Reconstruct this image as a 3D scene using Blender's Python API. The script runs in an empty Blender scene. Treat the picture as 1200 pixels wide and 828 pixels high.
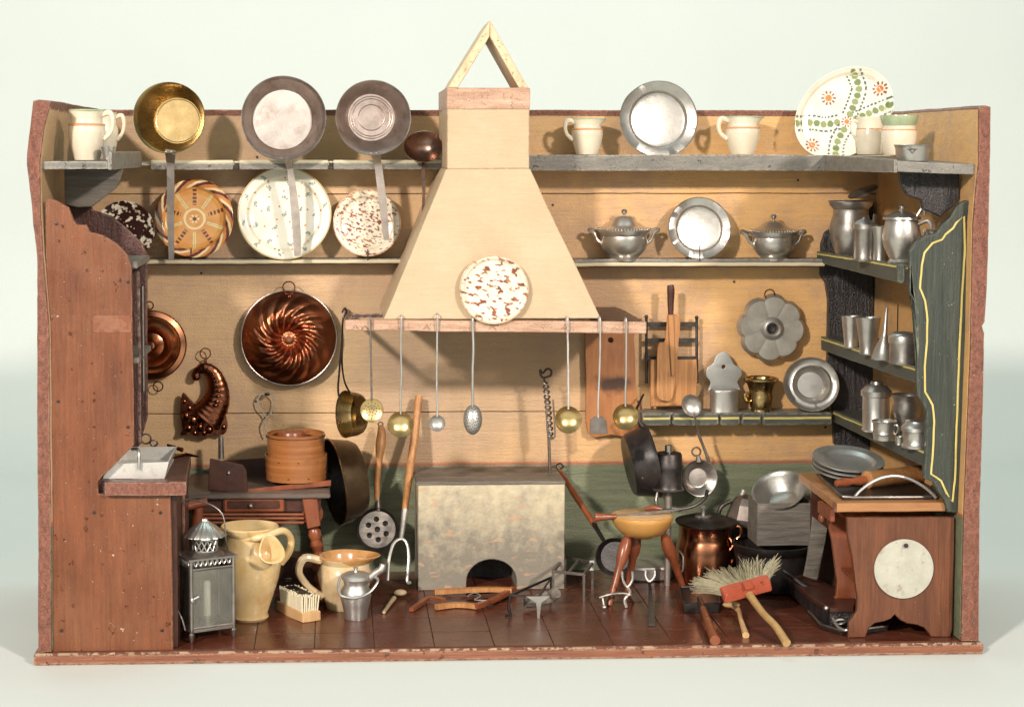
import bpy, bmesh, math, random
from mathutils import Vector, Matrix, noise
random.seed(7)
R = math.radians
sc = bpy.context.scene
COL = sc.collection
# ------------------------------------------------------------------ camera (all positions in mm, written x 0.001)
FPX, YAW, PIT = 2115.09, 0.0430, 0.0724
CAM = Vector((394.44, -2071.56, 593.70))
PPX, PPY = 485.74, 330.21
cd = bpy.data.cameras.new('camera'); cam = bpy.data.objects.new('camera', cd); COL.objects.link(cam)
cd.sensor_width = 36; cd.lens = FPX / 1200 * 36
cd.shift_x = (600 - PPX) / 1200; cd.shift_y = (PPY - 414) / 1200
cd.clip_start = 0.01; cd.clip_end = 60
cam.location = CAM * .001; cam.rotation_euler = (R(90) - PIT, 0, -YAW)
sc.camera = cam
# ------------------------------------------------------------------ world, lamps, exposure
w = bpy.data.worlds.new("World"); sc.world = w; w.use_nodes = True
bg = w.node_tree.nodes['Background']; bg.inputs[0].default_value = (0.62, 0.86, 0.85, 1); bg.inputs[1].default_value = 0.24
def lamp(name, loc, target, size, power, col, sy=None, spread=180):
    l = bpy.data.lights.new(name, 'AREA'); l.shape = 'RECTANGLE'; l.size = size; l.size_y = sy or size
    l.energy = power; l.color = col; l.spread = R(spread)
    o = bpy.data.objects.new(name, l); COL.objects.link(o); o.location = loc
    o.rotation_euler = (Vector(target) - Vector(loc)).to_track_quat('-Z', 'Y').to_euler()
    return o
lamp('studio_lamp', (-1.98, -4.00, 2.44), (.60, .20, .30), .32, 80, (1, .89, .80), spread=100)
lamp('studio_lamp', (2.95, -4.10, 2.48), (.60, .20, .30), .32, 61, (1, .88, .79), spread=100)
lamp('added_fill_softbox', (.42, -2.75, 1.45), (.55, .3, .25), 3.4, 22, (1, .94, .87), 1.9)  # added fill behind the camera, lifts shadows and gives flat metal a reflection
lamp('added_backdrop_light', (.60, .60, 2.4), (.60, 1.75, .35), 1.8, 15, (.74, .97, 1), .5)  # added light, only there to brighten and cool the backdrop
sc.view_settings.view_transform = 'Standard'; sc.view_settings.look = 'None'
sc.view_settings.exposure = 0; sc.view_settings.gamma = 1
sc.render.engine = 'CYCLES'; sc.cycles.max_bounces = 8
# ------------------------------------------------------------------ geometry helpers
cy_, sy_ = math.cos(YAW), math.sin(YAW)
FW = Vector((sy_ * math.cos(PIT), cy_ * math.cos(PIT), -math.sin(PIT)))
RT = Vector((cy_, -sy_, 0)); UP = RT.cross(FW)
def ray(px, py): return FW * FPX + RT * (px - PPX) - UP * (py - PPY)
def P(px, py, Y):                                   # point of the plane Y = const
    d = ray(px, py); return CAM + d * ((Y - CAM.y) / d.y)
def PZ(px, py, z=14.8):                             # point of the horizontal plane z
    d = ray(px, py); return CAM + d * ((z - CAM.z) / d.z)
def S(Y, px=600):                                   # millimetres per pixel at that depth
    return (P(px + 10, 400, Y) - P(px, 400, Y)).length / 10
def xz(Y, pts): return [(P(a, b, Y).x, P(a, b, Y).z) for a, b in pts]
def wp(Y, pts): return [P(a, b, Y) for a, b in pts]
def T(v): return Matrix.Translation(v)
def RX(a): return Matrix.Rotation(R(a), 4, 'X')
def RY(a): return Matrix.Rotation(R(a), 4, 'Y')
def RZ(a): return Matrix.Rotation(R(a), 4, 'Z')
def face(v, tilt=0, turn=0, spin=0):                # local +Z looks at the viewer; tilt leans the top back
    return T(v) @ RZ(turn) @ RX(90 - tilt) @ RZ(spin)
def aim(v, d, spin=0):                              # local +Z along d
    return T(v) @ Vector(d).to_track_quat('Z', 'Y').to_matrix().to_4x4() @ RZ(spin)
def cr(pts, n=6, closed=False):                     # catmull-rom
    pts = [Vector(p) for p in pts]; out = []; N = len(pts)
    rng = range(N) if closed else range(N - 1)
    for i in rng:
        if closed: p0, p1, p2, p3 = pts[i - 1], pts[i], pts[(i + 1) % N], pts[(i + 2) % N]
        else: p0, p1, p2, p3 = pts[max(i - 1, 0)], pts[i], pts[i + 1], pts[min(i + 2, N - 1)]
        for k in range(n):
            t = k / n
            out.append(.5 * ((2 * p1) + (p2 - p0) * t + (2 * p0 - 5 * p1 + 4 * p2 - p3) * t * t + (3 * p1 - p0 - 3 * p2 + p3) * t ** 3))
    if not closed: out.append(pts[-1])
    return out
def arc(c, r, a0, a1, n=12):                        # points in XZ about c (Vector)
    return [c + Vector((r * math.cos(R(a0 + (a1 - a0) * i / n)), 0, r * math.sin(R(a0 + (a1 - a0) * i / n)))) for i in range(n + 1)]
class B:
    def __init__(s): s.bm = bmesh.new()
    def box(s, x0, x1, y0, y1, z0, z1, M=None, bev=0, seg=2):
        t = bmesh.new()
        v = [t.verts.new((x, y, z)) for x in (x0, x1) for y in (y0, y1) for z in (z0, z1)]
        for f in ((0, 1, 3, 2), (4, 6, 7, 5), (0, 4, 5, 1), (2, 3, 7, 6), (0, 2, 6, 4), (1, 5, 7, 3)): t.faces.new([v[i] for i in f])
        if bev: bmesh.ops.bevel(t, geom=t.edges[:], offset=bev, segments=seg, affect='EDGES')
        return s.merge(t, M)
    def merge(s, t, M=None):
        if M is not None: t.transform(M)
        bmesh.ops.recalc_face_normals(t, faces=t.faces[:])
        me = bpy.data.meshes.new('tmp'); t.to_mesh(me); t.free(); s.bm.from_mesh(me); bpy.data.meshes.remove(me); return s
    def prism(s, pts, y0, y1, M=None, bev=0, seg=1):      # outline (x,z) pulled from y0 to y1
        t = bmesh.new(); v = [t.verts.new((a, y0, b)) for a, b in pts]; f = t.faces.new(v)
        r = bmesh.ops.extrude_face_region(t, geom=[f])
        for q in r['geom']:
            if isinstance(q, bmesh.types.BMVert): q.co.y = y1
        if bev:
            es = [e for e in t.edges if abs(e.verts[0].co.y - e.verts[1].co.y) < 1e-6]
            bmesh.ops.bevel(t, geom=es, offset=bev, segments=seg, affect='EDGES', clamp_overlap=True)
        return s.merge(t, M)
    def hull8(s, a, b, bev=0):                      # two quads (4 Vectors each, same order) joined
        t = bmesh.new(); va = [t.verts.new(p) for p in a]; vb = [t.verts.new(p) for p in b]
        t.faces.new(va); t.faces.new(vb[::-1])
        for i in range(4): t.faces.new((va[i], vb[i], vb[(i + 1) % 4], va[(i + 1) % 4]))
        if bev: bmesh.ops.bevel(t, geom=t.edges[:], offset=bev, segments=1, affect='EDGES')
        return s.merge(t)
    def grid(s, fn, nu, nv, closed=True, M=None):       # fn(i,j)->Vector, j wraps
        t = bmesh.new(); rows = [[t.verts.new(fn(i, j)) for j in range(nv)] for i in range(nu)]
        for i in range(nu - 1):
            for j in range(nv if closed else nv - 1):
                k = (j + 1) % nv
                t.faces.new((rows[i][j], rows[i][k], rows[i + 1][k], rows[i + 1][j]))
        bmesh.ops.remove_doubles(t, verts=t.verts[:], dist=1e-4)
        return s.merge(t, M)
    def lathe(s, prof, M=None, seg=40, wob=.006, sx=1, sy=1, fl=None):
        ph = random.random() * 10
        def fn(i, j):
            r, h = prof[i]; a = 2 * math.pi * j / seg
            k = 1 + wob * math.sin(2 * a + ph) + wob * .6 * math.sin(3 * a + ph * 2 + h * .03)
            if fl: k *= fl(a, r, h)
            return Vector((r * k * math.cos(a) * sx, r * k * math.sin(a) * sy, h))
        return s.grid(fn, len(prof), seg, True, M)
    def tube(s, pts, r, seg=8, closed=False, ref=None, flat=None, cap=True):
        pts = [Vector(p) for p in pts]; n = len(pts)
        rr = r if isinstance(r, (list, tuple)) else [r] * n
        if len(rr) != n: rr = [rr[int(round(i * (len(rr) - 1) / (n - 1)))] if False else (lambda t: rr[int(t)] * (1 - t % 1) + rr[min(int(t) + 1, len(rr) - 1)] * (t % 1))(i * (len(rr) - 1) / (n - 1)) for i in range(n)]
        t = bmesh.new(); rings = []; up = None
        for i, p in enumerate(pts):
            a = pts[i - 1] if (i or closed) else p; b = pts[(i + 1) % n] if (i < n - 1 or closed) else p
            tg = (b - a).normalized()
            if ref is not None: sd = tg.cross(Vector(ref)).normalized(); u2 = sd.cross(tg)
            else:
                if up is None: up = Vector((0, 0, 1)) if abs(tg.z) < .9 else Vector((0, 1, 0))
                sd = tg.cross(up).normalized(); u2 = sd.cross(tg); up = u2
            A = rr[i]; Bq = A * (flat if flat else 1); o = math.pi / 4 if seg == 4 else 0
            rings.append([t.verts.new(p + sd * (A * math.cos(2 * math.pi * k / seg + o)) + u2 * (Bq * math.sin(2 * math.pi * k / seg + o))) for k in range(seg)])
        for i in range(n if closed else n - 1):
            ra, rb = rings[i], rings[(i + 1) % n]
            for k in range(seg): t.faces.new((ra[k], ra[(k + 1) % seg], rb[(k + 1) % seg], rb[k]))
        if cap and not closed: t.faces.new(rings[0][::-1]); t.faces.new(rings[-1])
        return s.merge(t)
    def ball(s, c, r, sx=1, sy=1, sz=1, n=12, M=None):
        t = bmesh.new(); bmesh.ops.create_uvsphere(t, u_segments=n, v_segments=max(6, n * 2 // 3), radius=r)
        t.transform(Matrix.Diagonal((sx, sy, sz, 1)))
        if M is not None: t.transform(M)
        t.transform(T(c)); return s.merge(t)
    def ring(s, c, r, tr, M=None, n=20, seg=6):
        pts = [Vector((r * math.cos(2 * math.pi * i / n), 0, r * math.sin(2 * math.pi * i / n))) for i in range(n)]
        if M is not None: pts = [M @ p for p in pts]
        return s.tube([Vector(c) + p for p in pts], tr, seg, closed=True)
def holes(outer, inners, thick, bev=.3):            # flat plate with holes, local XY, as a B
    cu = bpy.data.curves.new('tmp', 'CURVE'); cu.dimensions = '2D'; cu.fill_mode = 'BOTH'; cu.extrude = thick / 2; cu.bevel_depth = bev
    for pts in [outer] + inners:
        sp = cu.splines.new('POLY'); sp.points.add(len(pts) - 1); sp.use_cyclic_u = True
        for i, p in enumerate(pts): sp.points[i].co = (p[0], p[1], 0, 1)
    o = bpy.data.objects.new('tmp', cu); me = bpy.data.meshes.new_from_object(o)
    b = B(); b.bm.from_mesh(me); bpy.data.objects.remove(o); bpy.data.curves.remove(cu); bpy.data.meshes.remove(me)
    bmesh.ops.remove_doubles(b.bm, verts=b.bm.verts[:], dist=1e-3)
    return b
def circ(cx, cy, r, n=24): return [(cx + r * math.cos(2 * math.pi * i / n), cy + r * math.sin(2 * math.pi * i / n)) for i in range(n)]
ROUGH = ('worn_red_paint', 'flaking_red_edge', 'base_board_red', 'cream_hood_paint', 'cream_flaked_wood', 'pink_flaked_rail', 'grey_shelf_paint', 'rough_black_wood', 'dark_maroon_board', 'dark_green_panel', 'green_grey_shelf', 'yellow_line_paint', 'light_wood_top', 'red_brown_cabinet_paint', 'sooty_grey_wood', 'lime_washed_hearth', 'dark_wood', 'scuffed_slate_wood', 'faded_paper_trace', 'ochre_wall_green_dado', 'pale_shelf_top', 'bright_red_paint', 'white_painted_tin')
def uneven(bm, amp=.5, L=11):                       # hand-made edges: long edges split and pushed slightly out of true
    if len(bm.verts) > 4000: return
    by = {}
    for e in bm.edges:
        n = int(e.calc_length() / L)
        if n: by.setdefault(min(n, 60), []).append(e)
    for n in sorted(by, reverse=True):
        es = [e for e in by[n] if e.is_valid]
        if es: bmesh.ops.subdivide_edges(bm, edges=es, cuts=n, use_grid_fill=False)
    for v in bm.verts:
        v.co += noise.noise_vector(v.co / 17) * amp + noise.noise_vector(v.co / 90 + Vector((3, 1, 7))) * amp * 1.1
def link(name, b, m, org, parent=None, sharp=38):
    if any(k in m.name for k in ('pewter', 'brass', 'copper', 'steel', 'tin', 'iron')) and len(b.bm.verts) < 9000:
        for v in b.bm.verts: v.co += noise.noise_vector(v.co / 13) * .16 + noise.noise_vector(v.co / 45) * .35      # small dents
    if m.name in ROUGH and name not in ('tile', 'block'): uneven(b.bm)
    me = bpy.data.meshes.new(name); b.bm.transform(T(-Vector(org))); b.bm.transform(Matrix.Scale(.001, 4))
    b.bm.to_mesh(me); b.bm.free(); me.materials.append(m)
    me.shade_smooth(); me.set_sharp_from_angle(angle=R(sharp))
    o = bpy.data.objects.new(name, me); COL.objects.link(o)
    if parent: o.parent = parent
    else: o.location = Vector(org) * .001
    return o
ORG = {}
def tag(o, label, cat, group=None):
    o['label'] = label; o['category'] = cat
    if group: o['group'] = group
    return o
def thing(name, label, cat, org, group=None):
    o = bpy.data.objects.new(name, None); COL.objects.link(o); o.location = Vector(org) * .001; o.empty_display_size = .01
    ORG[o] = Vector(org); return tag(o, label, cat, group)
def part(t, name, b, m, label=None, stuff=False, sharp=38):
    o = link(name, b, m, ORG[t], t, sharp); ORG[o] = ORG[t]
    if label: o['label'] = label
    if stuff: o['kind'] = 'stuff'
    return o
def solo(name, b, m, label, cat, org=None, group=None, sharp=38):
    if org is None:
        vs = b.bm.verts; xs = [v.co.x for v in vs]; ys = [v.co.y for v in vs]
        org = ((min(xs) + max(xs)) / 2, (min(ys) + max(ys)) / 2, min(v.co.z for v in vs))
    o = link(name, b, m, org, None, sharp); ORG[o] = Vector(org); return tag(o, label, cat, group)
def struct(name, b, m, org=(0, 0, 0)):
    o = link(name, b, m, org); ORG[o] = Vector(org); o['kind'] = 'structure'; return o
# ------------------------------------------------------------------ materials
class NT:
    def __init__(s, name):
        s.m = bpy.data.materials.new(name); s.m.use_nodes = True; s.n = s.m.node_tree.nodes; s.l = s.m.node_tree.links
        s.b = s.n['Principled BSDF']; s.out = s.n['Material Output']
    def new(s, t, **k):
        x = s.n.new(t)
        for a, v in k.items(): setattr(x, a, v)
        return x
    def put(s, sock, v):
        if isinstance(v, bpy.types.NodeSocket): s.l.new(v, sock)
        else: sock.default_value = v
    def math(s, op, a, b=0.0, c=None, clamp=False):
        x = s.new('ShaderNodeMath', operation=op); x.use_clamp = clamp; s.put(x.inputs[0], a); s.put(x.inputs[1], b)
        if c is not None: s.put(x.inputs[2], c)
        return x.outputs[0]
    def vec(s, scale=(1, 1, 1), rnd=True, rot=(0, 0, 0)):
        tc = s.new('ShaderNodeTexCoord'); v = tc.outputs['Object']
        if rnd:
            oi = s.new('ShaderNodeObjectInfo'); add = s.new('ShaderNodeVectorMath', operation='ADD')
            s.l.new(v, add.inputs[0]); mu = s.math('MULTIPLY', oi.outputs['Random'], 7.3); s.l.new(mu, add.inputs[1]); v = add.outputs[0]
        mp = s.new('ShaderNodeMapping'); s.l.new(v, mp.inputs[0]); mp.inputs['Scale'].default_value = scale; mp.inputs['Rotation'].default_value = rot
        return mp.outputs[0]
    def noise(s, v, scale, det=6, rough=.6, dist=0):
        x = s.new('ShaderNodeTexNoise'); s.l.new(v, x.inputs['Vector']); x.inputs['Scale'].default_value = scale
        x.inputs['Detail'].default_value = det; x.inputs['Roughness'].default_value = rough; x.inputs['Distortion'].default_value = dist
        return x.outputs['Fac']
    def ramp(s, f, stops):
        x = s.new('ShaderNodeValToRGB'); s.put(x.inputs[0], f); e = x.color_ramp.elements
        while len(e) < len(stops): e.new(.5)
        for i, (p, c) in enumerate(stops):
            e[i].position = p; e[i].color = (c, c, c, 1) if isinstance(c, (int, float)) else (*c, 1)
        return x.outputs[0]
    def mix(s, f, a, b, mode='MIX'):
        x = s.new('ShaderNodeMix', data_type='RGBA', blend_type=mode); s.put(x.inputs[0], f)
        for k, v in ((6, a), (7, b)): s.put(x.inputs[k], v if isinstance(v, bpy.types.NodeSocket) else (*v, 1))
        return x.outputs[2]
    def bump(s, h, strength, dist=.001, prev=None):
        x = s.new('ShaderNodeBump'); s.l.new(h, x.inputs['Height']); x.inputs['Strength'].default_value = strength; x.inputs['Distance'].default_value = dist
        if prev: s.l.new(prev, x.inputs['Normal'])
        return x.outputs[0]
def mat(name, c1, c2, sc_=(40, 40, 40), rough=.6, metal=0, bump=.3, bd=.0008, chips=None, rv=.12, fine=None, coat=0, rnd=True, det=7, stain=None, streak=None, edge=None):
    """two-tone noise, optional chips (colour, amount, scale) and stains (colour, low, high, scale)"""
    t = NT(name); v = t.vec(sc_, rnd); n = t.noise(v, 1, det, .62)
    col = t.ramp(n, [(.3, c1), (.7, c2)])
    v2 = t.vec((1, 1, 1), rnd)
    if stain:
        sn = t.noise(v2, stain[3], 6, .65); col = t.mix(t.ramp(sn, [(stain[1], 0.), (stain[2], 1.)]), col, stain[0])
    if streak:
        sk = t.noise(t.vec(streak[0], rnd), 1, 8, .7, .3); col = t.mix(t.ramp(sk, [(.36, streak[1]), (.56, 0.)]), col, tuple(x * .34 for x in c1))
        col = t.mix(t.ramp(sk, [(.56, 0.), (.74, streak[1] * .8)]), col, tuple(min(1, x * 1.5) for x in c2))
    fn = t.noise(v2, fine or 420, 3, .6)
    col = t.mix(t.math('MULTIPLY', fn, .35), col, tuple(x * .62 for x in c1))
    h = t.math('ADD', t.math('MULTIPLY', n, .6), t.math('MULTIPLY', fn, .4))
    if streak: h = t.math('ADD', t.math('MULTIPLY', sk, .8), t.math('MULTIPLY', h, .5))
    for ch in ([] if not chips else [chips] if isinstance(chips, tuple) else chips):
        cn = t.noise(v2, ch[2], 5, .7); k = t.ramp(cn, [(ch[1], 0.), (min(ch[1] + .03, 1), 1.)])
        col = t.mix(k, col, ch[0]); h = t.math('SUBTRACT', h, t.math('MULTIPLY', k, .6))
    if edge:                                         # paint rubbed off along the arrises
        bv = t.new('ShaderNodeBevel'); bv.samples = 4; bv.inputs['Radius'].default_value = edge[1]; ge = t.new('ShaderNodeNewGeometry')
        dp = t.new('ShaderNodeVectorMath', operation='DOT_PRODUCT'); t.l.new(bv.outputs[0], dp.inputs[0]); t.l.new(ge.outputs['Normal'], dp.inputs[1])
        em = t.math('MULTIPLY', t.math('SUBTRACT', 1.0, dp.outputs['Value']), 6.0, clamp=True)
        em = t.math('MULTIPLY', em, t.ramp(t.noise(v2, 150, 5, .7), [(.40, 0.), (.58, .9)])); col = t.mix(em, col, edge[0])
    if metal > .5:                                   # every old piece has gone its own shade
        oi = t.new('ShaderNodeObjectInfo'); col = t.mix(t.math('MULTIPLY', oi.outputs['Random'], .42), col, tuple(x * .55 for x in c1))
    t.l.new(col, t.b.inputs['Base Color'])
    t.b.inputs['Metallic'].default_value = metal
    rr = t.math('ADD', t.math('MULTIPLY', t.noise(v2, 60, 4, .6), rv * 2), rough - rv, clamp=True); t.l.new(rr, t.b.inputs['Roughness'])
    t.l.new(t.bump(h, bump, bd), t.b.inputs['Normal'])
    if coat: t.b.inputs['Coat Weight'].default_value = coat; t.b.inputs['Coat Roughness'].default_value = .08
    return t.m
M = {}
M['paper'] = mat('backdrop_paper', (.68, .72, .68), (.705, .745, .705), (3, 3, 3), .9, bump=.02, rv=.02, det=2)
M['red'] = mat('worn_red_paint', (.125, .037, .013), (.275, .088, .033), (30, 30, 7), .4, bump=.9, bd=.0022, edge=((.42, .26, .17), .0022), chips=[((.52, .35, .25), .665, 52), ((.55, .38, .28), .645, 230), ((.10, .028, .012), .64, 75)], stain=((.265, .105, .046), .42, .72, 9), fine=520, rv=.16, streak=((300, 300, 14), .26))
M['red_edge'] = mat('flaking_red_edge', (.12, .038, .022), (.31, .115, .068), (260, 60, 160), .45, bump=1, bd=.003, edge=((.40, .25, .17), .0025), chips=((.48, .32, .22), .62, 300), fine=500)
M['board'] = mat('base_board_red', (.19, .062, .030), (.33, .125, .062), (10, 60, 120), .42, bump=.9, bd=.002, edge=((.50, .36, .24), .003), streak=((9, 300, 300), .3), chips=[((.50, .36, .24), .66, 130), ((.12, .04, .02), .62, 60)])
M['tile'] = mat('oxblood_floor_paint', (.072, .019, .010), (.135, .038, .020), (30, 90, 60), .24, bump=.45, bd=.0008, chips=((.45, .32, .24), .72, 190), rv=.12, stain=((.15, .055, .030), .5, .8, 16))
M['tile2'] = mat('brown_grout', (.12, .055, .035), (.18, .09, .06), (60, 60, 60), .6)  # grout colour, a little lighter than the tiles
M['hood'] = mat('cream_hood_paint', (.53, .392, .24), (.60, .452, .29), (14, 14, 14), .5, bump=.5, bd=.0012, stain=((.50, .35, .20), .47, .75, 12), chips=((.36, .23, .12), .70, 120), edge=((.34, .22, .13), .002), streak=((30, 30, 240), .07))
M['cream_wood'] = mat('cream_flaked_wood', (.60, .42, .24), (.78, .64, .42), (90, 90, 30), .6, bump=.7, chips=((.40, .24, .16), .60, 210))
M['pinkwood'] = mat('pink_flaked_rail', (.38, .20, .125), (.66, .45, .31), (25, 110, 170), .5, bump=1, bd=.002, chips=((.78, .66, .52), .60, 190))
M['grey'] = mat('grey_shelf_paint', (.14, .135, .12), (.25, .23, .195), (30, 60, 120), .42, bump=.9, bd=.0018, edge=((.46, .42, .33), .002), chips=[((.42, .38, .30), .64, 260), ((.07, .065, .06), .64, 90)])
M['shelftop'] = mat('pale_shelf_top', (.54, .47, .31), (.70, .62, .43), (20, 60, 60), .5, bump=.3)
M['black'] = mat('rough_black_wood', (.012, .010, .011), (.038, .032, .032), (160, 160, 14), .32, bump=1, bd=.004, chips=((.26, .20, .17), .66, 420))
M['maroon'] = mat('dark_maroon_board', (.05, .016, .012), (.11, .038, .028), (180, 180, 24), .36, bump=1, bd=.003, edge=((.46, .32, .25), .0022), chips=((.42, .28, .22), .63, 380))
M['green'] = mat('dark_green_panel', (.030, .040, .033), (.072, .080, .062), (110, 110, 8), .4, streak=((300, 300, 12), .5), bump=1, bd=.002, edge=((.22, .23, .17), .002), chips=[((.44, .44, .34), .655, 240), ((.40, .38, .28), .68, 70)])
M['green2'] = mat('green_grey_shelf', (.050, .058, .050), (.085, .088, .070), (60, 60, 60), .5, bump=.5, edge=((.36, .34, .24), .0018), chips=((.45, .42, .30), .68, 300))
M['yellow'] = mat('yellow_line_paint', (.50, .40, .11), (.68, .57, .20), (60, 60, 60), .5, bump=.4)
M['pewter'] = mat('pewter', (.50, .47, .42), (.74, .71, .66), (28, 28, 28), .32, metal=.86, bump=.35, stain=((.40, .36, .32), .5, .75, 36), rv=.1)
M['pewter_dk'] = mat('dark_pewter', (.30, .27, .24), (.56, .52, .47), (40, 40, 40), .34, metal=.85, bump=.4, stain=((.20, .16, .14), .5, .75, 50), rv=.1)
M['tin'] = mat('pale_tin', (.52, .50, .46), (.72, .71, .67), (30, 30, 30), .42, metal=.85, bump=.2, rv=.1)
M['tinned'] = mat('tinned_bottom', (.40, .36, .32), (.66, .61, .56), (30, 30, 30), .5, metal=.3, bump=.8, bd=.0015, rv=.15, stain=((.34, .26, .22), .54, .70, 26))
M['palesteel'] = mat('pale_worn_steel', (.34, .29, .25), (.58, .52, .46), (50, 50, 50), .42, metal=.75, bump=.6, rv=.14)
M['steel'] = mat('brown_steel', (.30, .24, .21), (.52, .44, .39), (30, 30, 30), .36, metal=.9, bump=.3, rv=.1, stain=((.22, .14, .11), .5, .75, 40))
M['iron'] = mat('dark_iron', (.045, .038, .035), (.12, .105, .10), (60, 60, 60), .42, metal=.85, bump=.5, rv=.12)
M['ironlt'] = mat('worn_iron', (.20, .175, .155), (.36, .32, .28), (90, 90, 90), .42, metal=.85, bump=.5, rv=.12)
M['blackpan'] = mat('sooty_black_pan', (.012, .010, .010), (.055, .045, .042), (50, 50, 50), .38, metal=.3, bump=.6, chips=((.20, .17, .15), .66, 120))
M['mouldcopper'] = mat('smooth_old_copper', (.24, .085, .042), (.50, .20, .105), (14, 14, 14), .3, metal=1, bump=.06, rv=.06, stain=((.13, .045, .025), .5, .8, 18))
M['ladlecopper'] = mat('browned_copper', (.22, .13, .10), (.42, .28, .22), (30, 30, 30), .28, metal=1, bump=.3)
M['brass'] = mat('brass', (.36, .245, .10), (.58, .42, .20), (26, 26, 26), .27, metal=1, bump=.15, rv=.08, stain=((.42, .27, .10), .55, .8, 40))
M['brasspale'] = mat('pale_brass', (.66, .46, .19), (.84, .65, .33), (40, 40, 40), .3, metal=1, bump=.25, rv=.08)
M['copper'] = mat('copper', (.42, .155, .075), (.72, .34, .185), (26, 26, 26), .22, metal=1, bump=.15, rv=.08)
M['copperdk'] = mat('old_copper', (.22, .075, .040), (.44, .165, .085), (30, 30, 30), .22, metal=1, bump=.3, stain=((.10, .035, .02), .52, .75, 40), rv=.08)
M['cream'] = mat('cream_glaze', (.68, .59, .43), (.78, .71, .57), (30, 30, 30), .18, bump=.1, stain=((.62, .44, .22), .66, .82, 50), coat=.4)
M['yglaze'] = mat('yellow_glaze', (.64, .42, .165), (.80, .62, .35), (26, 26, 26), .2, bump=.2, stain=((.55, .30, .09), .58, .78, 40), coat=.5)
M['ochrecream'] = mat('ochre_cream_glaze', (.58, .42, .22), (.74, .60, .39), (30, 30, 30), .2, bump=.15, stain=((.48, .28, .11), .56, .78, 45), coat=.4)
M['brownglaze'] = mat('brown_glaze', (.42, .19, .06), (.62, .36, .15), (50, 50, 50), .2, bump=.2, coat=.4)
M['greenglaze'] = mat('green_glaze', (.30, .38, .22), (.45, .52, .34), (50, 50, 50), .2, bump=.1, coat=.4)
M['orangeline'] = mat('orange_line_glaze', (.60, .26, .10), (.70, .36, .18), (50, 50, 50), .25)
M['wood'] = mat('orange_brown_wood', (.40, .17, .055), (.60, .30, .115), (90, 90, 12), .4, bump=.6, streak=((330, 330, 14), .4), stain=((.24, .085, .03), .58, .8, 22))
M['woodlt'] = mat('light_wood', (.52, .31, .13), (.70, .46, .23), (90, 90, 14), .5, bump=.4)
M['woodh'] = mat('light_wood_top', (.31, .135, .05), (.47, .235, .095), (14, 90, 90), .45, bump=.5, stain=((.28, .12, .05), .62, .85, 18))
M['woodred'] = mat('red_brown_wood', (.17, .045, .018), (.30, .09, .036), (70, 70, 14), .3, bump=.3, chips=((.5, .3, .2), .73, 170))
M['wooddk'] = mat('dark_wood', (.045, .016, .010), (.10, .036, .022), (60, 60, 60), .36, bump=.5, chips=((.28, .16, .1), .72, 160))
M['greywood'] = mat('sooty_grey_wood', (.13, .11, .09), (.27, .24, .195), (14, 90, 90), .55, bump=.9, bd=.002, streak=((20, 300, 300), .5))
M['spoon'] = mat('pale_horn_wood', (.42, .30, .17), (.60, .47, .30), (60, 60, 60), .4, bump=.3)
M['bristle'] = mat('straw_bristle', (.27, .24, .15), (.50, .45, .30), (200, 200, 200), .7)
M['cloth'] = mat('cream_bristle', (.62, .54, .36), (.80, .73, .54), (300, 300, 40), .8, bump=.8)
M['whitedisc'] = mat('stained_white_enamel', (.40, .39, .32), (.54, .53, .45), (40, 40, 40), .38, bump=.4, stain=((.28, .22, .13), .56, .70, 55), chips=((.18, .12, .07), .69, 110))
M['whitetin'] = mat('white_painted_tin', (.60, .57, .52), (.74, .71, .66), (40, 40, 40), .35, metal=.4, bump=.3, stain=((.36, .30, .25), .55, .75, 45))
M['candle'] = mat('white_wax', (.84, .82, .76), (.90, .88, .82), (30, 30, 30), .5)
M['redblock'] = mat('bright_red_paint', (.32, .060, .028), (.52, .115, .058), (40, 40, 40), .5, bump=.8, chips=[((.60, .34, .25), .65, 170), ((.14, .04, .025), .62, 90)])
def glass_mat():
    t = NT('dusty_glass'); t.n.remove(t.b); tr = t.new('ShaderNodeBsdfTransparent'); gl = t.new('ShaderNodeBsdfGlossy'); df = t.new('ShaderNodeBsdfDiffuse')
    tr.inputs[0].default_value = (.93, .94, .91, 1); gl.inputs['Roughness'].default_value = .08; df.inputs[0].default_value = (.42, .40, .34, 1)
    a = t.new('ShaderNodeMixShader'); b = t.new('ShaderNodeMixShader')
    n = t.noise(t.vec(), 45, 4, .6); t.l.new(t.math('ADD', t.math('MULTIPLY', n, .2), .06), a.inputs[0])
    t.l.new(tr.outputs[0], a.inputs[1]); t.l.new(df.outputs[0], a.inputs[2])
    fr = t.new('ShaderNodeFresnel'); fr.inputs[0].default_value = 1.5; t.l.new(fr.outputs[0], b.inputs[0]); t.l.new(a.outputs[0], b.inputs[1]); t.l.new(gl.outputs[0], b.inputs[2])
    t.l.new(b.outputs[0], t.out.inputs[0]); return t.m
M['glass'] = glass_mat()
def vcol_mat(name, rough=.2):
    t = NT(name); a = t.new('ShaderNodeAttribute', attribute_name='col'); t.l.new(a.outputs['Color'], t.b.inputs['Base Color'])
    t.b.inputs['Roughness'].default_value = rough; t.b.inputs['Coat Weight'].default_value = .3
    t.l.new(t.bump(t.noise(t.vec((1, 1, 1)), 90, 4), .15, .0006), t.b.inputs['Normal']); return t.m
M['deco'] = vcol_mat('painted_pottery_glaze')
ZG = P(700, 542, 385).z                              # height of the red line over the green dado
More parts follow.
